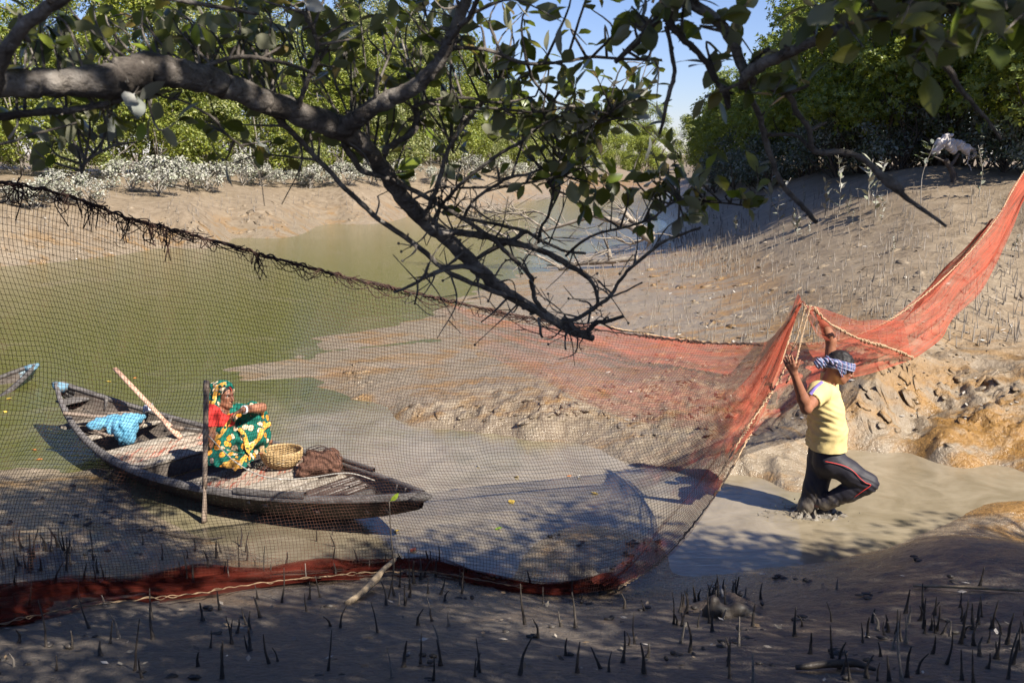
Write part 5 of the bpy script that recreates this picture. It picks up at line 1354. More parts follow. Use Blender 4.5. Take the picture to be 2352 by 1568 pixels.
for k in range(16):
    a = 2 * np.pi * (k + .25) / 16; m.tube(np.array([[bc[0] + r_ * math.cos(a), bc[1] + r_ * math.sin(a), bc[2] + z_] for r_, z_ in prof]), .005, 5)
m.build('stakes', M_CANE, BK)
m = MB(); g = [[[bc[0] + r_ * math.cos(a), bc[1] + r_ * math.sin(a), bc[2] + .006] for r_ in (0.001, .07)] for a in np.linspace(0, 2 * np.pi, 33)]; m.grid(np.array(g)); m.build('base', M_CANE, BK)
m = MB(); th = np.linspace(0, 2 * np.pi, 80)
for k in range(2): m.tube(np.stack([bc[0] + .183 * np.cos(th), bc[1] + .183 * np.sin(th), bc[2] + .152 + .006 * np.sin(th * 18 + k * np.pi)], 1), .0075, 6, caps=False)
m.build('rim', M_CANE, BK)
for i, (dx, dy, a, lab) in enumerate([(-.03, -.015, .3, 'silver fish lying in the basket, nearer the woman'), (.04, .01, -.2, 'silver fish lying in the basket, nearer the net bundle'), (.0, .05, .5, 'small silver fish at the far side inside the basket')]):
    c = bc + np.array([dx, dy, .03]); d = np.array([math.cos(a), math.sin(a), 0.05]); m = MB()
    L = .085 if i < 2 else .06
    m.tube(np.array([c + d * L * u for u in (-1, -.75, -.3, .3, .7, .85)]), [.004, .015, .022, .020, .008, .005], 8, flat=.6)
    s = np.cross(d, [0, 0, 1.]); m.raw([c + d * L * .8, c + d * L * 1.15 + s * .03, c + d * L * 1.05, c + d * L * 1.15 - s * .03], np.array([[0, 1, 2, 3]]))
    tag(m.build('fish', flat('fish_silver', (.45, .47, .48), .25, .7), None, loc=c), lab, 'fish')
# bundle of brown net
nc = W(737, 1084, .22); nc[2] = .22
M_BRN = mottled('brown_twine', [(.3, (.055, .024, .014)), (.7, (.165, .078, .050))], 30, .9, .7, .01)
NB = thing('net_bundle', 'heap of folded brown fishing net on the dark deck planks', 'net', nc)
F = Field(nc + [-.3, -.3, -.05], nc + [.32, .35, .32], .0075)
for (dx, dy, dz, rad) in [(-.02, .0, .07, (.15, .15, .085)), (.07, .03, .12, (.10, .12, .075)), (-.07, .04, .11, (.09, .1, .08)), (-.1, -.07, .04, (.09, .09, .055)), (.12, -.02, .06, (.07, .1, .065))]: F.ell(nc + [dx, dy, dz], rad, None, .03)
F.cut(nc + [0, 0, -.01], (0, 0, -1))
nb, bV, bN = body('folded_net', F, M_BRN, NB, 1, lambda V, N: .010 * np.sin(V @ np.array([40, 25, 90.]) + 5 * noise3(V * 6)) + .008 * noise3(V * 25) + .005 * noise3(V * 70))
m = MB()
for k in range(34):
    j = rng.integers(len(bV)); a = bV[j]; d = unit(np.cross(bN[j], rng.normal(size=3)) + np.array([.6, 0, 0])); pts = []
    for i in range(9):
        q = nc + [0, .02, .07]; p_ = a + d * (i - 4) * .028; jj = np.argmin(((bV - p_) ** 2).sum(1)); pts.append(bV[jj] + bN[jj] * .004)
    m.tube(smooth_pts(pts) if False else spline(np.array(pts)[::2], 4), .0028, 4)
m.build('strands', M_BRN, NB)
m = MB()
for k in range(3):
    a0 = P(700, 1040, nc[1]) + rng.normal(0, .03, 3); m.tube(spline([a0, P(735, 1030 - 4 * k, nc[1]) , P(770, 1040, nc[1]), P(783, 1062, nc[1] - .03)], 8), .004, 5)
m.build('loose_cord', flat('dark_cord', (.04, .03, .03), .9), NB)

# ------------------------------------------------------------------ the woman in the boat
WB = W(500, 1078, .215)
WOM = thing('person', 'woman in a green and orange sari seated in the boat, arm resting on her knee', 'person', WB)
WY = WB[1]
Wp = lambda x, y, d=0.0: P(x, y, WY + d)
wc = Wp(515, 908, .06); wf, wu, ws = frame((.86, -.46, -.04), (.06, .04, 1))
F = Field(Wp(435, 1100, -.75), Wp(640, 870, .55) + np.array([0, 0, .3]), .0055)
head(F, wc, wf, wu, ws, .90)
wn_ = Wp(508, 941, .06)
F.cone(wc - wf * .02 - wu * .05, wn_, .048, .052, .03)
wch, wbl, wpl = Wp(503, 960, .06), Wp(497, 1010, .05), Wp(489, 1052, .02)
F.chain([wn_, wch, wbl, wpl], [.06, .115, .115, .13], .03)
wsh, wel, wwr = Wp(484, 948, -.10), Wp(483, 1003, -.16), Wp(468, 1056, -.12)
F.chain([wsh, wsh * .5 + wel * .5, wel], [.055, .05, .040], .02); F.chain([wel, wel * .7 + wwr * .3, wwr], [.040, .041, .026], .02)
hand(F, wwr, Wp(448, 1078, -.10) - wwr + [0, 0, .02], (-.1, -.3, -.9), 1, (.25, .2, .25, .3), .92, .014)
fsh, fel, fwr = Wp(538, 950, .20), Wp(601, 936, .16), Wp(558, 941, -.04)
F.chain([wch + [.03, .06, .03], fsh, fel], [.07, .055, .042], .03); F.chain([fel, fel * .7 + fwr * .3, fwr], [.042, .040, .025], .02)
hand(F, fwr, Wp(538, 950, -.08) - fwr + [0, 0, .0], (-.25, -.35, -.8), -1, (.45, .5, .5, .45), .90, .010)
ft = Wp(592, 1046, -.02)
F.chain([Wp(570, 1050, .02), Wp(582, 1050, .0), Wp(600, 1047, -.03), Wp(609, 1047, -.05)], [.04, .036, .030, .018], .02)
for i in range(5): F.cone(Wp(604, 1046 - i * 1.6, -.06 + .022 * i), Wp(612, 1047 - i * 2, -.065 + .024 * i), .011, .009 if i else .011, .005)
F.chain([Wp(596, 1030, .22), Wp(612, 1018, .24), Wp(624, 1013, .22)], [.036, .030, .016], .02)
body('body', F, M_SKINW, WOM, 1)
eyes(WOM, wc, wf, wu, ws, .90, (M_EYE, M_HAIR))
F = Field(wc - .17, wc + .17, .006)
F.ell(wc + wu * .022 - wf * .018, np.array([.100, .078, .092]), np.stack([wf, ws, wu]), 0)
F.cut(wc + wf * .044 + wu * .035, wf * .9 - wu * .62); 
F.ell(wc - wf * .095 - wu * .01, (.045, .05, .045), None, .02)
hair, _, _ = body('hair', F, M_HAIR, WOM, 1, lambda V, N: .0015 * np.sin((V - wc) @ wf * 500 + (V - wc) @ ws * 200))
m = MB(); L = lambda a, b, d: wc + (wf * a + ws * b + wu * d) * .9
m.tube(np.array([L(.070, .004, .098), L(.088, .003, .080), L(.096, .002, .062)]), [.0035, .006, .004], 6); m.build('vermilion_parting', flat('vermilion', (.42, .02, .02), .7), WOM)
m = MB(); ball(m, L(.105, 0, .024), .0045); m.build('bindi', flat('bindi_red', (.4, .015, .02), .6), WOM)
M_GOLD = flat('gold', (.75, .47, .12), .25, .8)
m = MB(); e = wc + (wf * -.004 + ws * .082 - wu * .04) * .9
for q in (.082,): m.tube(np.array([e + .010 * np.array([math.sin(a) * .3, math.sin(a), math.cos(a)]) for a in np.linspace(0, 6.28, 14)]), .0022, 5); ball(m, e - np.array([0, 0, .014]), .005)
m.build('earring', M_GOLD, WOM)
m = MB(); m.tube(np.array([wn_ + np.array([.062 * math.cos(a) + .02, .075 * math.sin(a), -.028 + .022 * math.cos(a) * -1]) for a in np.linspace(0, 6.28, 28)]), .003, 5); m.build('necklace', M_GOLD, WOM)
bd = unit(fel - fwr); b1 = unit(np.cross(bd, [0, 0, 1.])); b2 = np.cross(bd, b1); m = MB()
for k in range(2): m.tube(np.array([fwr + bd * (.012 + .009 * k) + .034 * (math.cos(a) * b1 + math.sin(a) * b2) for a in np.linspace(0, 6.28, 22)]), .0062, 7)
m.build('bangle', flat('white_bangle', (.75, .75, .76), .3), WOM)
# red blouse
M_RED = cloth('red_blouse', (.52, .035, .030), 30, .35)
F = Field(Wp(455, 1040, -.4), Wp(545, 925, .35) + np.array([.05, 0, .3]), .007)
F.chain([wn_ + [-.01, 0, -.035], wch, wbl], [.075, .135, .128], .03); F.chain([wch + [-.03, -.05, .02], wsh, wsh * .5 + wel * .5], [.09, .073, .064], .03)
F.cut(wsh * .42 + wel * .58, wel - wsh); F.ell(wn_ + wf * .045, (.062, .062, .05), None, .02, sub=True); F.ell(wn_ - wf * .0, (.055, .055, .07), None, .01, sub=True)
body('blouse', F, M_RED, WOM, 1, lambda V, N: .004 * noise3(V * 24))
# sari: one draped cloth over head, back, far shoulder and legs
def sari_mat(name, ground, border=False):
    t = NT(name); v = t.coord('Object')
    def dots(scale, rad, seed):
        vo = t.n('ShaderNodeTexVoronoi'); vo.inputs['Scale'].default_value = scale; vo.inputs['Randomness'].default_value = .75
        mp = t.n('ShaderNodeMapping'); mp.inputs['Location'].default_value = (seed, seed * 2.3, seed * .7); t.l(v, mp.inputs[0]); t.l(mp.outputs[0], vo.inputs['Vector'])
        return vo.outputs['Distance'], vo.outputs['Color']
    d, cl = dots(14.5 if not border else 21, 0, 1.3)
    sc = t.n('ShaderNodeSeparateColor'); t.l(cl, sc.inputs[0])
    rnd = t.math('GREATER_THAN', sc.outputs[0], .5)
    if not border:
        c = t.mix(t.mrange(t.noise(v, 9, 4), .3, .7), ground, tuple(1.5 * q for q in ground))
        spot = t.mix(rnd, (.66, .50, .34), (.66, .27, .035))
        ring = t.math('LESS_THAN', d, .47); core = t.math('LESS_THAN', d, .41)
        c = t.mix(ring, c, (.004, .03, .024)); c = t.mix(core, c, spot)
        c = t.mix(t.math('MULTIPLY', t.math('LESS_THAN', d, .15), rnd), c, (.55, .20, .03))
        # broad painted leaf shapes here and there
        vs = t.coord('Object', (3, 9, 5)); nb = t.noise(vs, 1.1, 1)
        c = t.mix(t.mrange(nb, .69, .70), c, (.60, .32, .07))
    else:
        c = t.mix(t.mrange(t.noise(v, 14, 3), .35, .65), (.62, .29, .04), (.70, .40, .09))
        c = t.mix(t.math('MULTIPLY', t.math('LESS_THAN', d, .34), rnd), c, (.012, .07, .05)); c = t.mix(t.math('LESS_THAN', d, .10), c, (.55, .45, .25))
        c = t.mix(t.math('MULTIPLY', t.math('LESS_THAN', d, .30), t.math('SUBTRACT', 1.0, rnd)), c, (.66, .42, .24))
    return t.done(t.bsdf(c, .8, t.bump(t.noise(v, 40, 4), .35, .006), .25))
M_SARI = sari_mat('green_sari', (.004, .085, .062)); M_BORD = sari_mat('orange_border', (.6, .3, .05), True); M_GREEN = cloth('green_hem', (.004, .085, .062), 30, .3)
fkn, fhip, fank = Wp(604, 958, .22), Wp(512, 1040, .12), Wp(592, 1040, .20)
nkn, nhip, nank = Wp(546, 1064, -.20), Wp(487, 1054, -.06), Wp(572, 1049, .02)
F = Field(Wp(435, 1105, -.62), Wp(650, 868, .65) + np.array([0, 0, .35]), .0075)
F.chain([wpl, wbl, wch + [.0, .02, 0]], [.165, .150, .14], .04)
F.chain([fhip, fhip * .5 + fkn * .5, fkn], [.125, .108, .088], .05); F.chain([fkn, fkn * .5 + fank * .5, fank], [.088, .090, .075], .04)
F.chain([nhip, nhip * .5 + nkn * .5, nkn], [.125, .105, .082], .05); F.chain([nkn, nank], [.082, .060], .04)
F.chain([Wp(560, 1020, .06), Wp(590, 1000, .12)], [.06, .07], .08)                      # cloth bridging the legs
F.chain([wch + [.02, .05, .02], fsh, fsh * .25 + fel * .75], [.105, .078, .070], .03)   # far shoulder and arm
F.cut(fsh * .12 + fel * .88, fel - fsh)
# open the front of the near shoulder so that the blouse shows
F.ell(wsh + [0.02, -.07, 0.0], (.14, .10, .13), None, .02, sub=True)
F.ell(wel + [-.0, -.05, -.02], (.062, .09, .10), None, .02, sub=True)
F.ell(Wp(508, 950, -.08), (.085, .09, .075), None, .02, sub=True)
F2 = F
# head cover and the fall behind the back
hcv = wc + wu * .018 - wf * .028
F2.ell(hcv, np.array([.122, .102, .118]), np.stack([wf, ws, wu]), .0)
F2.ell(wc + wf * .104 - wu * .030, np.array([.10, .120, .135]), np.stack([wf, ws, wu]), .008, sub=True)
F2.ell(wc + wf * .055 - wu * .04, np.array([.085, .076, .105]), np.stack([wf, ws, wu]), .004, sub=True)
F2.chain([hcv - wf * .055 - wu * .05, Wp(478, 944, .06), Wp(466, 985, .02), Wp(463, 1030, -.04), Wp(467, 1068, -.08)], [.075, .075, .055, .05, .045], .03)
F2.chain([hcv - wf * .03 + ws * .06 - wu * .06, Wp(489, 938, -.06), Wp(476, 956, -.07)], [.05, .045, .05], .03)
F2.cut(np.array([0, 0, .215]), (0, 0, -1))
d1 = unit(np.array([.7, .3, .62]))
def sari_fold(V, N):
    a = np.sin(V @ np.array([52, 10, 40.]) + 6 * noise3(V * 5)); b = np.sin(V @ np.array([-20, 30, 70.]) + 5 * noise3(V * 4 + 9))
    return .0095 * a * np.clip(.3 + noise3(V * 4), 0, 1) + .008 * b * np.clip(.3 + noise3(V * 3 + 3), 0, 1) + .003 * noise3(V * 20)
sari, SV, SN = body('sari', F2, M_SARI, WOM, 1, sari_fold)
def border(px, w, nm='sari_border', mat=None, near=6.0):
    a, b = surf_path(SV, SN, px, .004, near); m = MB(); ribbon(m, a, b, [.72 * q for q in w]); m.build(nm, mat or M_BORD, sari)
border([(519, 881), (508, 884), (499, 892), (494, 906), (492, 918), (488, 928)], [.05, .055, .055, .05, .04])
border([(480, 1020), (495, 1008), (510, 992), (524, 972), (533, 956)], [.05, .055, .05, .04])
border([(549, 984), (560, 998), (566, 1018), (569, 1036), (573, 1045)], [.05, .055, .05])
border([(570, 1034), (585, 1016), (598, 1000), (604, 984), (621, 972)], [.055, .06, .06, .055])
border([(537, 1078), (548, 1068), (556, 1056), (566, 1046)], [.05, .05, .045])

# ------------------------------------------------------------------ the great net
def dens_mesh(name, G3, dens, mat, parent, uv=None):
    """sheet of fine netting; G3 (nu,nv,3); dens (nu,nv) how much twine covers it (folds, layers)"""
    m = MB(); m.grid(G3); o = m.build(name, mat, parent); me = o.data
    at = me.attributes.new('dens', 'FLOAT', 'POINT'); at.data.foreach_set('value', np.asarray(dens, np.float32).ravel())
    L = np.concatenate([[0], np.cumsum(np.linalg.norm(np.diff(G3[:, G3.shape[1] // 2], axis=0), axis=1))])
    Vv = np.linspace(0, 1, G3.shape[1]) * 0.6
    a = me.attributes.new('along', 'FLOAT_VECTOR', 'POINT')
    q = np.zeros(G3.shape, np.float32); q[..., 0] = L[:, None]; q[..., 1] = Vv[None]
    a.data.foreach_set('vector', q.ravel()); return o
def net_sheet_mat(name, c):
    t = NT(name); ad = t.n('ShaderNodeAttribute', attribute_name='dens'); al = t.n('ShaderNodeAttribute', attribute_name='along')
    mp = t.n('ShaderNodeMapping'); mp.inputs['Scale'].default_value = (1.6, 26, 1); t.l(al.outputs['Vector'], mp.inputs[0])
    f = t.noise(mp.outputs[0], 1.6, 5, .65, .6)
    mp2 = t.n('ShaderNodeMapping'); mp2.inputs['Scale'].default_value = (110, 110, 1); mp2.inputs['Rotation'].default_value = (0, 0, .7); t.l(al.outputs['Vector'], mp2.inputs[0])
    ck = t.n('ShaderNodeTexVoronoi'); ck.inputs['Scale'].default_value = 1.0; ck.inputs['Randomness'].default_value = .35; t.l(mp2.outputs[0], ck.inputs['Vector'])
    hole = t.mrange(ck.outputs['Distance'], .2, .5, .55, 1.15)
    a = t.math('MULTIPLY', t.math('MULTIPLY', ad.outputs['Fac'], t.mrange(f, .3, .7, .55, 1.35)), hole)
    a = t.math('MINIMUM', a, .97)
    cc = t.mix(t.mrange(f, .35, .65), tuple(.72 * q for q in c), tuple(1.15 * q for q in c))
    d = t.n('ShaderNodeBsdfDiffuse'); t.l(cc, d.inputs[0]); tl = t.n('ShaderNodeBsdfTranslucent'); t.l(cc, tl.inputs[0])
    mx = t.n('ShaderNodeMixShader'); mx.inputs[0].default_value = .4; t.l(d.outputs[0], mx.inputs[1]); t.l(tl.outputs[0], mx.inputs[2])
    tr = t.n('ShaderNodeBsdfTransparent'); m2 = t.n('ShaderNodeMixShader'); t.l(a, m2.inputs[0]); t.l(tr.outputs[0], m2.inputs[1]); t.l(mx.outputs[0], m2.inputs[2])
    return t.done(m2.outputs[0])
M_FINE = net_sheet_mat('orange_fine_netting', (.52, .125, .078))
M_FINE_SHADE = net_sheet_mat('shade_toned_netting', (.135, .027, .018))  # the same orange netting, its shade put into a darker colour
M_THREAD = mottled('net_twine', [(.3, (.040, .022, .016)), (.7, (.13, .050, .030))], 3, .85, .2)
M_CREAM = mottled('cream_selvedge', [(.3, (.30, .19, .105)), (.7, (.50, .36, .23))], 40, .9, .4, .004)
M_HEAD = mottled('dark_head_rope', [(.3, (.018, .012, .010)), (.7, (.075, .032, .022))], 22, .9, .6, .006)
NET = thing('fishing_net', 'huge rust and orange fishing net stretched across the creek, held up by the wading man', 'net', W(900, 1330, .15))
def curve(pts, n, k=8):
    """resample (px,py,y) polyline to n world points, evenly along the line"""
    w = np.array([P(*p) for p in pts]); c = spline(w, k)
    L = np.concatenate([[0], np.cumsum(np.linalg.norm(np.diff(c, axis=0), axis=1))]); t = np.linspace(0, L[-1], n)
    return np.stack([np.interp(t, L, c[:, i]) for i in range(3)], 1)
def stations(pts, n, k=8):
    """resample by station number, so that opposite edges stay paired"""
    w = np.array([P(*p) for p in pts]); c = spline(w, k); t = np.linspace(0, len(c) - 1, n); i = np.arange(len(c))
    return np.stack([np.interp(t, i, c[:, j]) for j in range(3)], 1)
bot_px = [(-170, 1400), (60, 1352), (280, 1335), (500, 1325), (720, 1312), (920, 1305), (1110, 1330), (1290, 1358)]
gb = on_ground([b[0] for b in bot_px], [b[1] for b in bot_px])
bot = [(b[0], b[1], g[1] - .05) for b, g in zip(bot_px, gb)] + [(1430, 1342, 6.3), (1560, 1245, 6.75), (1690, 1065, 7.3), (1788, 850, 7.74), (1838, 693, 7.95)]
top = [(-160, 396, 4.5), (120, 440, 4.8), (300, 503, 5.1), (470, 548, 5.4), (650, 598, 5.75), (850, 650, 6.1), (1050, 695, 6.5), (1250, 737, 6.9), (1450, 768, 7.25), (1620, 787, 7.55), (1745, 790, 7.7), (1800, 745, 7.8), (1839, 691, 7.87)]
NU, NV = 310, 90
T3, B3 = stations(top, NU), stations(bot, NU)
v = np.linspace(0, 1, NV)
# the twine runs askew and sags, so its lines curve
ug, vg = np.meshgrid(np.linspace(0, 1, NU), v, indexing='ij'); wv = np.sin(np.pi * vg)
uq = np.clip(ug + wv * (.030 * np.sin(2 * np.pi * vg * .8 + 3 * ug) + .016 * noise2(ug * 9, vg * 2.5) + .05 * (vg - .5)), 0, 1); vq = np.clip(vg + wv * (.030 * noise2(ug * 8 + 4, vg * 2 + 7) + .05 * np.sin(5 * ug + 1)), 0, 1)
li = np.linspace(0, 1, NU)
TT = np.stack([np.interp(uq, li, T3[:, i]) for i in range(3)], -1); BB_ = np.stack([np.interp(uq, li, B3[:, i]) for i in range(3)], -1)
C3 = TT * (1 - vq)[..., None] + BB_ * vq[..., None]
uu = np.linspace(0, 1, NU)[:, None]
C3[..., 1] += .28 * np.sin(np.pi * v)[None] * np.sin(np.pi * np.clip(uu * 1.02, 0, 1)) ** .6
C3[..., 2] -= .10 * np.sin(np.pi * v)[None] * (1 - uu)
Uq, Vq = np.meshgrid(np.arange(NU) * .0275, np.arange(NV) * .0275, indexing='ij')
for a in (0, 2): C3[..., a] += (.030 * noise2(Uq * 1.3 + 9 * a, Vq * 1.6) + .016 * noise2(Uq * 4 + 3, Vq * 4 + a) + .0035 * noise2(Uq * 28, Vq * 28 + 5 * a)) * np.sin(np.pi * np.clip(v, 0.02, .98))[None]
C3[..., 1] += .05 * noise2(Uq * 1.1 + 4, Vq * .8) * np.sin(np.pi * v)[None]
def threads(G3, r):
    """three sided strands along the first axis of G3 (n_along, n_strands, 3)"""
    t = np.gradient(G3, axis=0); t = unit(t); a = unit(np.cross(t, np.array([.31, .87, .38]))); b = np.cross(t, a)
    n, k = G3.shape[:2]
    ring = np.stack([G3 + r * (a * math.cos(q) + b * math.sin(q)) for q in (0, 2.0944, 4.1888)], 2)   # n,k,3,3
    idx = np.arange(n * k * 3).reshape(n, k, 3)
    f = np.concatenate([np.stack([idx[:-1, :, i], idx[:-1, :, (i + 1) % 3], idx[1:, :, (i + 1) % 3], idx[1:, :, i]], -1).reshape(-1, 4) for i in range(3)])
    return ring.reshape(-1, 3), f
m = MB()
for g in (C3, np.transpose(C3, (1, 0, 2))):
    vv, ff = threads(g, .00125); m.raw(vv, ff)
tag(m.build('mesh_curtain', M_THREAD, NET, smooth=True), kind='stuff')
def rope(name, pts, r, mat, k=8, wob=.0, strands=2, pitch=.05):
    w = np.array([P(*p) for p in pts]) if len(pts[0]) == 3 and not isinstance(pts, np.ndarray) else pts
    c = spline(w, k); L = np.concatenate([[0], np.cumsum(np.linalg.norm(np.diff(c, axis=0), axis=1))]); n = max(int(L[-1] / .012), 12); t = np.linspace(0, L[-1], n)
    c = np.stack([np.interp(t, L, c[:, i]) for i in range(3)], 1)
    tt = unit(np.gradient(c, axis=0)); a = unit(np.cross(tt, [.2, .9, .4])); b = np.cross(tt, a)
    m = MB()
    for s in range(strands):
        ph = 2 * np.pi * (t / pitch + s / strands); rr = r * .55 * (1 + wob * 2.5 * noise2(t * 9, t * 0 + s * 3.1))
        m.tube(c + a * (rr * np.cos(ph))[:, None] + b * (rr * np.sin(ph))[:, None], r * .6, 5)
    return m, m.build(name, mat, NET)
_, hr = rope('head_rope', top[:11], .0085, M_HEAD, wob=1.0, strands=3, pitch=.09)
m = MB()                                          # snarled twine hanging about the head rope
for _ in range(170):
    j = int(rng.integers(2, int(NU * .62))); p0 = T3[j] + rng.normal(0, .007, 3); s = (1 - j / NU)
    p1 = T3[min(j + int(rng.integers(2, 12)), NU - 1)] + rng.normal(0, .022, 3) * s; pm = (p0 + p1) / 2 + np.array([0, 0, -abs(rng.normal(0, .05)) * s]) + rng.normal(0, .015, 3)
    m.tube(spline([p0, pm, p1], 4), .0026, 4)
for j in (18, 50, 58, 64, 36, 95, 28):
    for _ in range(7): m.tube(spline([T3[j] + rng.normal(0, .015, 3), T3[j] + rng.normal(0, .02, 3) - [0, 0, .05], T3[j] + rng.normal(0, .03, 3) - [0, 0, rng.uniform(.07, .13)]], 4), .003, 4)
tag(m.build('snarled_twine', M_HEAD, NET), kind='stuff')
def sheet(name, e0, e1, d0, d1, nu, nv, fold, mat, ny=0.0, sd=0, lat=.03):
    A, B = stations(e0, nu), stations(e1, nu); v = np.linspace(0, 1, nv)
    g = A[:, None] * (1 - v)[None, :, None] + B[:, None] * v[None, :, None]
    L = np.concatenate([[0], np.cumsum(np.linalg.norm(np.diff((A + B) / 2, axis=0), axis=1))])
    U, Vv = np.meshgrid(L, v, indexing='ij'); w = np.sin(np.pi * np.clip(Vv, .0, 1)) * .8 + .2
    f = noise2(U * .9 + sd, Vv * 7 + sd) * .6 + noise2(U * 1.8 + sd, Vv * 15) * .4
    g[..., 1] += fold * f * w; g[..., 2] += fold * .5 * noise2(U * 1.3 + 5 + sd, Vv * 5) * w + lat * noise2(U * 2.2, Vv * 2 + sd); g[..., 0] += lat * noise2(U * 2.6 + 8, Vv * 2 + sd)
    t = np.linspace(0, 1, nu)
    dn = np.interp(t, np.linspace(0, 1, len(d0)), d0)[:, None] * (1 - v)[None] + np.interp(t, np.linspace(0, 1, len(d1)), d1)[:, None] * v[None]
    dn = dn * (1 + .5 * np.clip(-f, -.5, 1))
    return dens_mesh(name, g, dn, mat, NET)
far_top = [(1000, 686, 6.55), (1200, 735, 6.95), (1400, 752, 7.45), (1600, 784, 7.85), (1790, 793, 8.2), (1950, 775, 8.6), (2075, 715, 9.05), (2200, 607, 9.7), (2285, 507, 10.1), (2345, 405, 10.45), (2440, 270, 11.0)]
far_bot = [(1000, 720, 6.55), (1200, 850, 6.9), (1400, 940, 7.35), (1600, 985, 7.75), (1745, 1000, 8.1), (1900, 880, 8.5), (2096, 824, 9.3), (2185, 738, 9.75), (2268, 640, 10.1), (2348, 478, 10.4), (2445, 320, 11.0)]
sheet('fine_netting', far_top, far_bot, [.10, .30, .34, .42, .50, .56, .62, .68, .74, .82, .88], [.04, .14, .22, .24, .32, .46, .62, .70, .78, .86, .9], 160, 26, .09, M_FINE, sd=2)
sheet('fine_netting', [(1838, 691, 7.9), (1872, 705, 8.0), (1915, 724, 8.2), (1985, 737, 8.5), (2075, 730, 9.0)], [(1838, 697, 7.9), (1868, 775, 8.0), (1912, 790, 8.2), (1985, 800, 8.5), (2090, 822, 9.25)], [.55, .6, .6, .6, .55], [.3, .25, .3, .4, .5], 40, 14, .05, M_FINE, sd=7)
sheet('fine_netting', [(2110, 700, 9.3), (2180, 600, 9.85), (2235, 545, 10.1), (2280, 500, 10.3)], [(2050, 770, 9.1), (2130, 690, 9.5), (2200, 610, 9.9), (2285, 500, 10.3)], [.9, .85, .85, .9], [.9, .9, .9, .9], 30, 10, .08, M_FINE_SHADE, sd=3)
edge_o = [(1838, 692, 7.95), (1795, 830, 7.76), (1738, 965, 7.5), (1672, 1090, 7.15), (1592, 1205, 6.9), (1510, 1295, 6.6), (1420, 1350, 6.3)]
edge_i = [(1832, 697, 7.95), (1752, 830, 7.72), (1660, 960, 7.45), (1578, 1075, 7.1), (1505, 1180, 6.85), (1440, 1265, 6.55), (1360, 1322, 6.3)]
sheet('fine_netting', edge_o, edge_i, [.62, .46, .40, .36, .36, .42, .6], [.22, .14, .12, .10, .12, .16, .3], 70, 16, .10, M_FINE, sd=11)
sheet('fine_netting', [(1822, 705, 7.95), (1765, 850, 7.75), (1700, 965, 7.3), (1625, 1040, 7.15), (1530, 1100, 7.0), (1450, 1135, 6.95)], [(1812, 712, 7.95), (1730, 850, 7.72), (1650, 940, 7.3), (1590, 990, 7.15), (1510, 1040, 7.0), (1440, 1075, 6.95)], [.5, .42, .4, .36, .25, .05], [.3, .25, .22, .2, .12, .02], 50, 14, .10, M_FINE, sd=19)
# the foot of the net heaped along the near mud
fp = [(1440, 1345), (1300, 1370), (1200, 1362), (1100, 1345), (1000, 1328), (900, 1325), (760, 1336), (600, 1352), (440, 1378), (300, 1392), (150, 1412), (0, 1446), (-170, 1480)]
fi = [(1400, 1318), (1280, 1342), (1180, 1335), (1085, 1312), (990, 1288), (900, 1284), (760, 1292), (600, 1300), (440, 1302), (300, 1318), (150, 1328), (0, 1342), (-170, 1362)]
go, gi = on_ground([q[0] for q in fp], [q[1] for q in fp]), on_ground([q[0] for q in fi], [q[1] for q in fi])
for k, (lift, mt, sdv, dd) in enumerate([(.02, M_FINE_SHADE, 31, .9), (.07, M_FINE_SHADE, 47, .75), (.12, M_FINE_SHADE, 61, .42)]):
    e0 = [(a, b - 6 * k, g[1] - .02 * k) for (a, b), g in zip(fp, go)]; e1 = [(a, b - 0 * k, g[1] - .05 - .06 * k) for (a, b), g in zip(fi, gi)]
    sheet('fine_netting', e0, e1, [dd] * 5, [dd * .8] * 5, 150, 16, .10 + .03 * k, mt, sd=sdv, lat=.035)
# selvedges and cords
rope('selvedge', far_top[2:] , .008, M_CREAM, wob=.7, pitch=.07)
rope('selvedge', [(1868, 706, 7.98), (1890, 730, 8.0), (1925, 755, 8.1), (1985, 783, 8.4), (2045, 800, 8.8), (2096, 822, 9.25)], .0095, M_CREAM, wob=1.1, strands=3, pitch=.07)
rope('selvedge', edge_o, .008, M_CREAM, wob=.9, pitch=.08)
rope('cord', [(1850, 700, 7.84), (1832, 770, 7.8), (1800, 850, 7.72), (1770, 905, 7.6), (1715, 985, 7.35), (1650, 1095, 7.1)], .008, M_CREAM, wob=1.2)
rope('cord', [(1862, 702, 7.9), (1845, 760, 7.8), (1828, 830, 7.62), (1806, 880, 7.6)], .007, M_CREAM, wob=1.4)
rope('foot_rope', [(a, b - 14, g[1] - .10) for (a, b), g in zip(fp[2:], go[2:])], .005, mottled('tan_rope', [(.3, (.14, .09, .05)), (.7, (.27, .19, .115))], 30, .9), wob=1.5, pitch=.16)
rope('selvedge', [(a, b, g[1] - .08) for (a, b), g in zip(fi[:7], gi[:7])], .009, M_HEAD, wob=1.0)

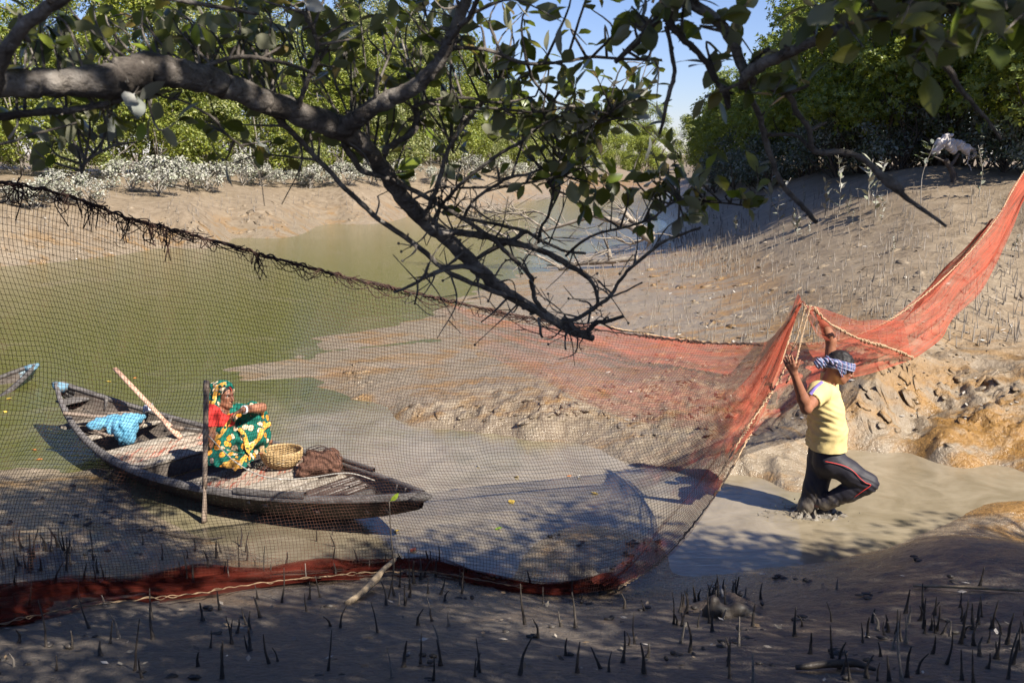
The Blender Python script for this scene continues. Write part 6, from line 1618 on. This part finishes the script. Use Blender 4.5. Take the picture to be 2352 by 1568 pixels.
# ------------------------------------------------------------------ smaller things
# floating leaves
FL = [(912, 1219, 'yellow'), (1175, 1152, 'yellow'), (1187, 1094, 'yellow'), (1366, 1132, 'yellow'), (1308, 1093, 'orange'), (950, 1262, 'red'), (80, 1033, 'orange'), (90, 1055, 'orange'), (12, 945, 'yellow'), (310, 868, 'orange'), (1145, 1213, 'green'), (845, 925, 'pale'), (250, 876, 'yellow'), (20, 915, 'yellow'), (1330, 1094, 'pale'), (1098, 1070, 'pale')]
LC = {'yellow': (.62, .42, .06), 'orange': (.55, .20, .04), 'red': (.42, .10, .05), 'green': (.22, .34, .03), 'pale': (.50, .46, .38)}
LM = {k: leaf_mat('fallen_leaf_' + k, c, None, trans=.1, rough=.5, per='object', var=.15) for k, c in LC.items()}
WHERE = ['off the right end of the boat', 'in mid channel under the net, nearest the foot of the net', 'in mid channel level with the basket', 'in the channel right of centre', 'in mid channel far right', 'on the water below the right end of the boat', 'left of the boat, upper of two', 'left of the boat, lower of two', 'at the left edge below the second boat', 'on the creek above the paddle', 'on the water right of the boat', 'on the wet flat beyond the woman', 'on the creek left of the paddle', 'at the left edge beside the second boat', 'beside an orange one in mid channel', 'in the channel just right of the boat']
for i, (x, y, k) in enumerate(FL):
    q = W(x, y, .006); vv, ff = LEAFV[i % 8]; me = mesh_np('fallen_leaf', vv * np.array([1, 1, .35]) - [.5, 0, 0], ff, LM[k])
    o = add('fallen_leaf', me, None, q); s = rng.uniform(.055, .085) * (1.25 if k == 'yellow' else 1); o.scale = (s, s, s); o.rotation_euler = (rng.normal(0, .1), rng.normal(0, .1), rng.uniform(0, 6))
    o.location.z = .010
    tag(o, '%s leaf floating %s' % (k, WHERE[i]), 'leaf', 'leaves floating on the water')
# fallen wood and sticks on the near mud
M_DRIFT = mottled('driftwood', [(.3, (.16, .115, .07)), (.7, (.38, .30, .20))], 12, .8, .5, .01)
def ground_stick(name, label, cat, px, rr, mat, lift=.02, sides=8):
    g = on_ground([p[0] for p in px], [p[1] for p in px]); g[:, 2] += [lift if len(p) < 3 else p[2] for p in px]
    return stick(name, label, cat, g, rr, mat, sides=sides)
o = ground_stick('cut_branch', 'pale cut branch stub with a knot lying on the near mud', 'branch', [(796, 1386, .0), (830, 1372, .03), (862, 1352, .06), (880, 1342, .1), (908, 1328, .14)], [.022, .02, .026, .017, .015], M_DRIFT)
ground_stick('stick', 'long thin pale stick lying on the mud at the right edge', 'stick', [(2098, 1349, .02), (2200, 1355, .03), (2370, 1366, .03)], [.008, .009, .010], M_DRIFT)
ground_stick('driftwood', 'dark driftwood lying at the bottom edge right of centre', 'driftwood', [(1828, 1540, .02), (1900, 1536, .03), (1960, 1532, .03), (2010, 1540, .02)], [.012, .018, .02, .008], M_ROOT)
ground_stick('twig', 'thin dark twig lying at the water edge below the boat', 'twig', [(365, 1228, .02), (420, 1236, .02), (475, 1243, .02), (520, 1240, .03)], [.007, .009, .008, .004], M_BARKD)
ground_stick('twig', 'short bleached twig lying on the mud left of the boat', 'twig', [(290, 1222, .03), (318, 1220, .03), (336, 1215, .03)], [.006, .007, .004], M_TWIG)
ground_stick('root', 'curved pale root arching out of the mud below the net corner', 'root', [(1625, 1348, .02), (1640, 1368, .06), (1652, 1392, .05), (1660, 1402, .0)], [.006, .008, .008, .008], M_TWIG)
g = on_ground([1660, 900], [1418, 1352])
F = Field(g[0] + [-.25, -.2, -.08], g[0] + [.35, .25, .25], .012)
F.chain([g[0] + [-.08, 0, -.03], g[0] + [-.06, 0, .09]], [.05, .03], .03); F.chain([g[0] + [-.05, 0, 0.02], g[0] + [.1, 0, .02], g[0] + [.2, 0, -.02]], [.045, .05, .04], .03)
V, Q = F.mesh(); V = V + vnormals(V, Q) * (.012 * noise3(V * 20))[:, None]; o = add('stump', mesh_np('stump', V - g[0], Q, M_ROOT), None, g[0]); tag(o, 'low black rotten stump lying in the mud below the net corner', 'stump')
tb = on_ground([888], [1372])[0]; tt = P(894, 1152, tb[1] - .1)
ST = thing('seedling', 'tall thin bare seedling with one top leaf standing before the right end of the boat', 'seedling', tb)
m = MB(); c = spline([tb - [0, 0, .05], P(904, 1310, tb[1] - .02), P(898, 1230, tb[1] - .06), tt], 6); m.tube(c, np.linspace(.0065, .0035, len(c)), 6); m.build('stem', M_BARKD, ST)
m = MB(); vv, ff = LEAFV[2]; A = np.array(leaf_matrix(tt, unit(np.array([.8, .2, .5])), .075)); m.raw(vv @ A[:3, :3].T + A[:3, 3], ff); m.build('leaf', M_LEAF, ST)
# dark clods and leaf mush on the near mud
F_c = [(rng.uniform(0, 2352), rng.uniform(1380, 1566)) for _ in range(40)] + [(rng.uniform(0, 420), rng.uniform(1090, 1290)) for _ in range(26)] + [(rng.uniform(1250, 1560), rng.uniform(1215, 1330)) for _ in range(10)] + [(rng.uniform(1600, 2300), rng.uniform(1260, 1370)) for _ in range(12)]
g = on_ground([q[0] for q in F_c], [q[1] for q in F_c]); m = MB()
for q in g:
    for _ in range(rng.integers(2, 6)):
        c = q + np.array([rng.normal(0, .05), rng.normal(0, .03), rng.uniform(-.004, .006)]); n0 = m.n
        th = np.linspace(0, np.pi, 5); ph = np.linspace(0, 2 * np.pi, 8); r = np.array([rng.uniform(.01, .035), rng.uniform(.01, .025), rng.uniform(.004, .014)])
        gg = np.stack([np.outer(np.sin(th), np.cos(ph)) * r[0], np.outer(np.sin(th), np.sin(ph)) * r[1], np.outer(np.cos(th), np.ones(8)) * r[2]], -1)
        gg = gg * (1 + .35 * noise3(gg * 90 + c)[..., None]); gg[:, -1] = gg[:, 0]; m.grid(gg + c)
tag(m.build('mud_clods', mottled('black_mush', [(.3, (.022, .018, .015)), (.7, (.08, .067, .055))], 20, .5, .6, .01), None), 'dark clods and rotten leaf mush scattered on the near mud', 'clods', kind='stuff')
# lumps turned up by feet and crabs on the open mud
L_c = [(rng.uniform(1500, 2352), rng.uniform(560, 900)) for _ in range(170)] + [(rng.normal(2080, 90), rng.normal(930, 45)) for _ in range(30)] + [(rng.uniform(2200, 2352), rng.uniform(860, 1040)) for _ in range(8)] + [(rng.normal(1200, 140), rng.normal(945, 22)) for _ in range(70)] + [(rng.normal(1600, 110), rng.normal(900, 60)) for _ in range(110)] + [(rng.uniform(820, 840), rng.uniform(820, 920)) for _ in range(14)] + [(rng.uniform(0, 1200), rng.uniform(430, 600)) for _ in range(150)]
g = on_ground([q[0] for q in L_c], [q[1] for q in L_c], 300); m = MB()
sxg = (hgt(g[:, 0] + .05, g[:, 1]) - hgt(g[:, 0] - .05, g[:, 1])) / .1; syg = (hgt(g[:, 0], g[:, 1] + .05) - hgt(g[:, 0], g[:, 1] - .05)) / .1
th = np.linspace(0, np.pi, 5); ph = np.linspace(0, 2 * np.pi, 8)
for qi, q in enumerate(g):
    if q[2] < .0: continue
    k_ = np.clip(q[1] / 12, .8, 2)
    for _ in range(rng.integers(1, 3)):
        c = q + np.array([rng.normal(0, .07), rng.normal(0, .05), -.004]); r = np.array([rng.uniform(.03, .12), rng.uniform(.02, .08), rng.uniform(.008, .026)]) * k_; a_ = rng.uniform(0, 3.14)
        gg = np.stack([np.outer(np.sin(th), np.cos(ph)) * r[0], np.outer(np.sin(th), np.sin(ph)) * r[1], np.outer(np.cos(th), np.ones(8)) * r[2]], -1)
        gg = gg * (1 + .45 * noise3(gg * 50 + c)[..., None]); gg[:, -1] = gg[:, 0]
        x_ = gg[..., 0] * math.cos(a_) - gg[..., 1] * math.sin(a_); y_ = gg[..., 0] * math.sin(a_) + gg[..., 1] * math.cos(a_); gg = np.stack([x_, y_, gg[..., 2] + x_ * sxg[qi] + y_ * syg[qi]], -1); c[2] = float(hgt(c[0], c[1])[0]) - .004
        m.grid(gg + c)
tag(m.build('mud_lumps', M_MUD, None), 'lumps of turned mud scattered over the open banks', 'lumps', kind='stuff')
# sack on its stump
sb = on_ground([2194], [419])[0]; SY = sb[1]; Sx = lambda x, y, d=0.0: P(x, y, SY + d)
STU = thing('tree_stump', 'dark forked mangrove stump holding up the white sack', 'stump', sb)
m = MB(); m.tube(spline([sb - [0, 0, .1], Sx(2190, 400), Sx(2180, 382), Sx(2172, 366)], 5), np.linspace(.075, .05, 16), 9, noise=.15); m.tube(spline([Sx(2181, 384), Sx(2192, 370), Sx(2203, 352)], 5), np.linspace(.045, .025, 11), 8, noise=.15); m.tube(spline([Sx(2177, 374), Sx(2155, 364), Sx(2130, 352)], 5), np.linspace(.03, .012, 11), 6, noise=.1)
m.build('trunk', M_BARKD, STU)
SK = thing('sack', 'dirty white woven sack hung over a stump, its frayed mouth open to the right', 'sack', Sx(2175, 350))
M_SACK = mottled('woven_sack', [(.3, (.36, .32, .29)), (.7, (.58, .54, .52))], 7, .85, .5, .01)
F = Field(Sx(2120, 375, -.35), Sx(2255, 298, .35), .012)
F.chain([Sx(2150, 347), Sx(2160, 330), Sx(2172, 316)], [.08, .095, .05], .04); F.chain([Sx(2172, 318), Sx(2183, 335), Sx(2190, 345)], [.06, .10, .07], .03); F.chain([Sx(2168, 314), Sx(2178, 311), Sx(2187, 311)], [.045, .03, .03], .02)
F.chain([Sx(2188, 325), Sx(2205, 333), Sx(2222, 345)], [.06, .085, .10], .03); F.ell(Sx(2236, 353, -.06), (.11, .10, .06), np.array([[.8, 0, -.6], [0, 1, 0], [.6, 0, .8]]), .02, sub=True)
body('bag', F, M_SACK, SK, 0, lambda V, N: .014 * noise3(V * 14) + .008 * np.sin(V @ np.array([60, 20, -50.]) + 5 * noise3(V * 6)))
m = MB()
for k in range(60):
    a = rng.uniform(0, 6.28); c = Sx(2228 + 9 * math.cos(a), 348 + 11 * math.sin(a), rng.normal(0, .05)); m.tube(spline([c, c + rng.normal(0, .02, 3) + [.02, 0, -.02], c + rng.normal(0, .025, 3) + [.045, 0, -.05]], 3), .004, 4)
m.build('fringe', M_SACK, SK)
m = MB(); m.tube(spline([Sx(2225, 362), Sx(2222, 375), Sx(2228, 382), Sx(2231, 393)], 4), .008, 5); m.build('loose_string', M_SACK, SK)
# drowned tree fallen along the right shore
DB = on_ground([1690], [560])[0]; DY = DB[1]
DT = thing('dead_tree', 'bleached fallen tree lying along the right shore, bare branches over the creek', 'tree', DB)
M_DEAD = mottled('bleached_wood', [(.3, (.14, .115, .09)), (.7, (.40, .345, .28))], 6, .85, .4, .02)
DEFS = [([(1500, 553), (1450, 520), (1400, 504), (1365, 494)], [.17, .16, .14, .12]), ([(1365, 494), (1330, 470), (1312, 440), (1305, 415), (1322, 390)], [.09, .07, .06, .05, .03]),
        ([(1365, 494), (1310, 512), (1255, 528), (1220, 540)], [.10, .075, .06, .04]), ([(1500, 540), (1445, 500), (1428, 478)], [.12, .10, .08]), ([(1465, 592), (1400, 600), (1330, 605), (1292, 617), (1282, 612)], [.10, .11, .10, .09, .06]), ([(1402, 600), (1398, 572)], [.10, .08]),
        ([(1285, 612), (1240, 590), (1210, 575), (1190, 555)], [.06, .055, .045, .03]), ([(1255, 528), (1200, 495), (1150, 490), (1140, 492)], [.05, .045, .04, .02]), ([(1188, 556), (1120, 520), (1100, 490), (1085, 465)], [.05, .045, .04, .02]),
        ([(1290, 520), (1240, 488), (1195, 490), (1160, 488)], [.05, .04, .03, .02]), ([(1488, 565), (1490, 545), (1450, 560), (1410, 545)], [.05, .05, .05, .04]), ([(1190, 540), (1150, 500), (1110, 480), (1090, 478)], [.04, .03, .025, .015]), ([(1180, 530), (1140, 540), (1090, 520), (1060, 515)], [.04, .03, .02, .012]), ([(1120, 520), (1085, 500), (1060, 475), (1040, 470)], [.03, .022, .016, .01])]
ends = []
for px, rr in DEFS:
    m = MB(); w = [P(x, y, DY + (1600 - x) * .004) for x, y in px]; s = spline(np.column_stack([w, np.array(rr) * .62]), 6); m.tube(s[:, :3], s[:, 3], 8, noise=.12); m.build('branch', M_DEAD, DT); ends.append(s)
m = MB()
for s in ends[1:]:
    for _ in range(14):
        j = rng.integers(len(s) // 3, len(s)); a = s[j, :3]; d = unit(rng.normal(size=3) * np.array([1, .4, .8]) + np.array([-.7, 0, .5])); L = rng.uniform(.3, 1.0)
        m.tube(spline([a, a + d * L * .5 + rng.normal(0, .06, 3), a + d * L + rng.normal(0, .1, 3)], 4), np.linspace(.016, .005, 9), 5)
tag(m.build('twigs', M_DEAD, DT), kind='stuff')
# things of one kind that stand in a row are told apart by their order
ORD = ['first', 'second', 'third', 'fourth', 'fifth', 'sixth', 'seventh', 'eighth', 'ninth', 'tenth', 'eleventh', 'twelfth', 'thirteenth', 'fourteenth', 'fifteenth', 'sixteenth', 'seventeenth', 'eighteenth', 'nineteenth', 'twentieth', 'twenty-first', 'twenty-second', 'twenty-third', 'twenty-fourth', 'twenty-fifth']
ORD += [t_ + u_ for t_ in ('twenty-', 'thirty-', 'forty-') for u_ in ORD[:9]][5:]
SHORT = {'tall saplings on the right bank': 'tall grey leaved sapling on the right mud bank', 'small seedlings on the right bank': 'small grey leaved seedling on the right mud bank', 'silt coated shrubs on the far bank': 'pale silt coated shrub at the foot of the far forest', 'white shrubs low on the far beach': 'silt whitened shrub low on the far mud beach',
         'mangroves edging the right bank': 'dark green mangrove at the edge of the right bank forest', 'bushes along the far bank': 'bushy mangrove in the front row of the far forest', 'undershrubs below the right bank trees': 'grey green undershrub below the right bank trees'}
bpy.context.view_layer.update()
for gname, base in SHORT.items():
    L = [o for o in col.objects if o.parent is None and o.get('group') == gname]
    L = [(float(project(np.array(o.matrix_world.translation))[0]), o) for o in L]
    vis = sorted([q for q in L if -40 < q[0] < 2392], key=lambda q: q[0])
    for i, (x, o) in enumerate(vis):
        if i < len(ORD): o['label'] = base + ', ' + ORD[i] + ' from the left'
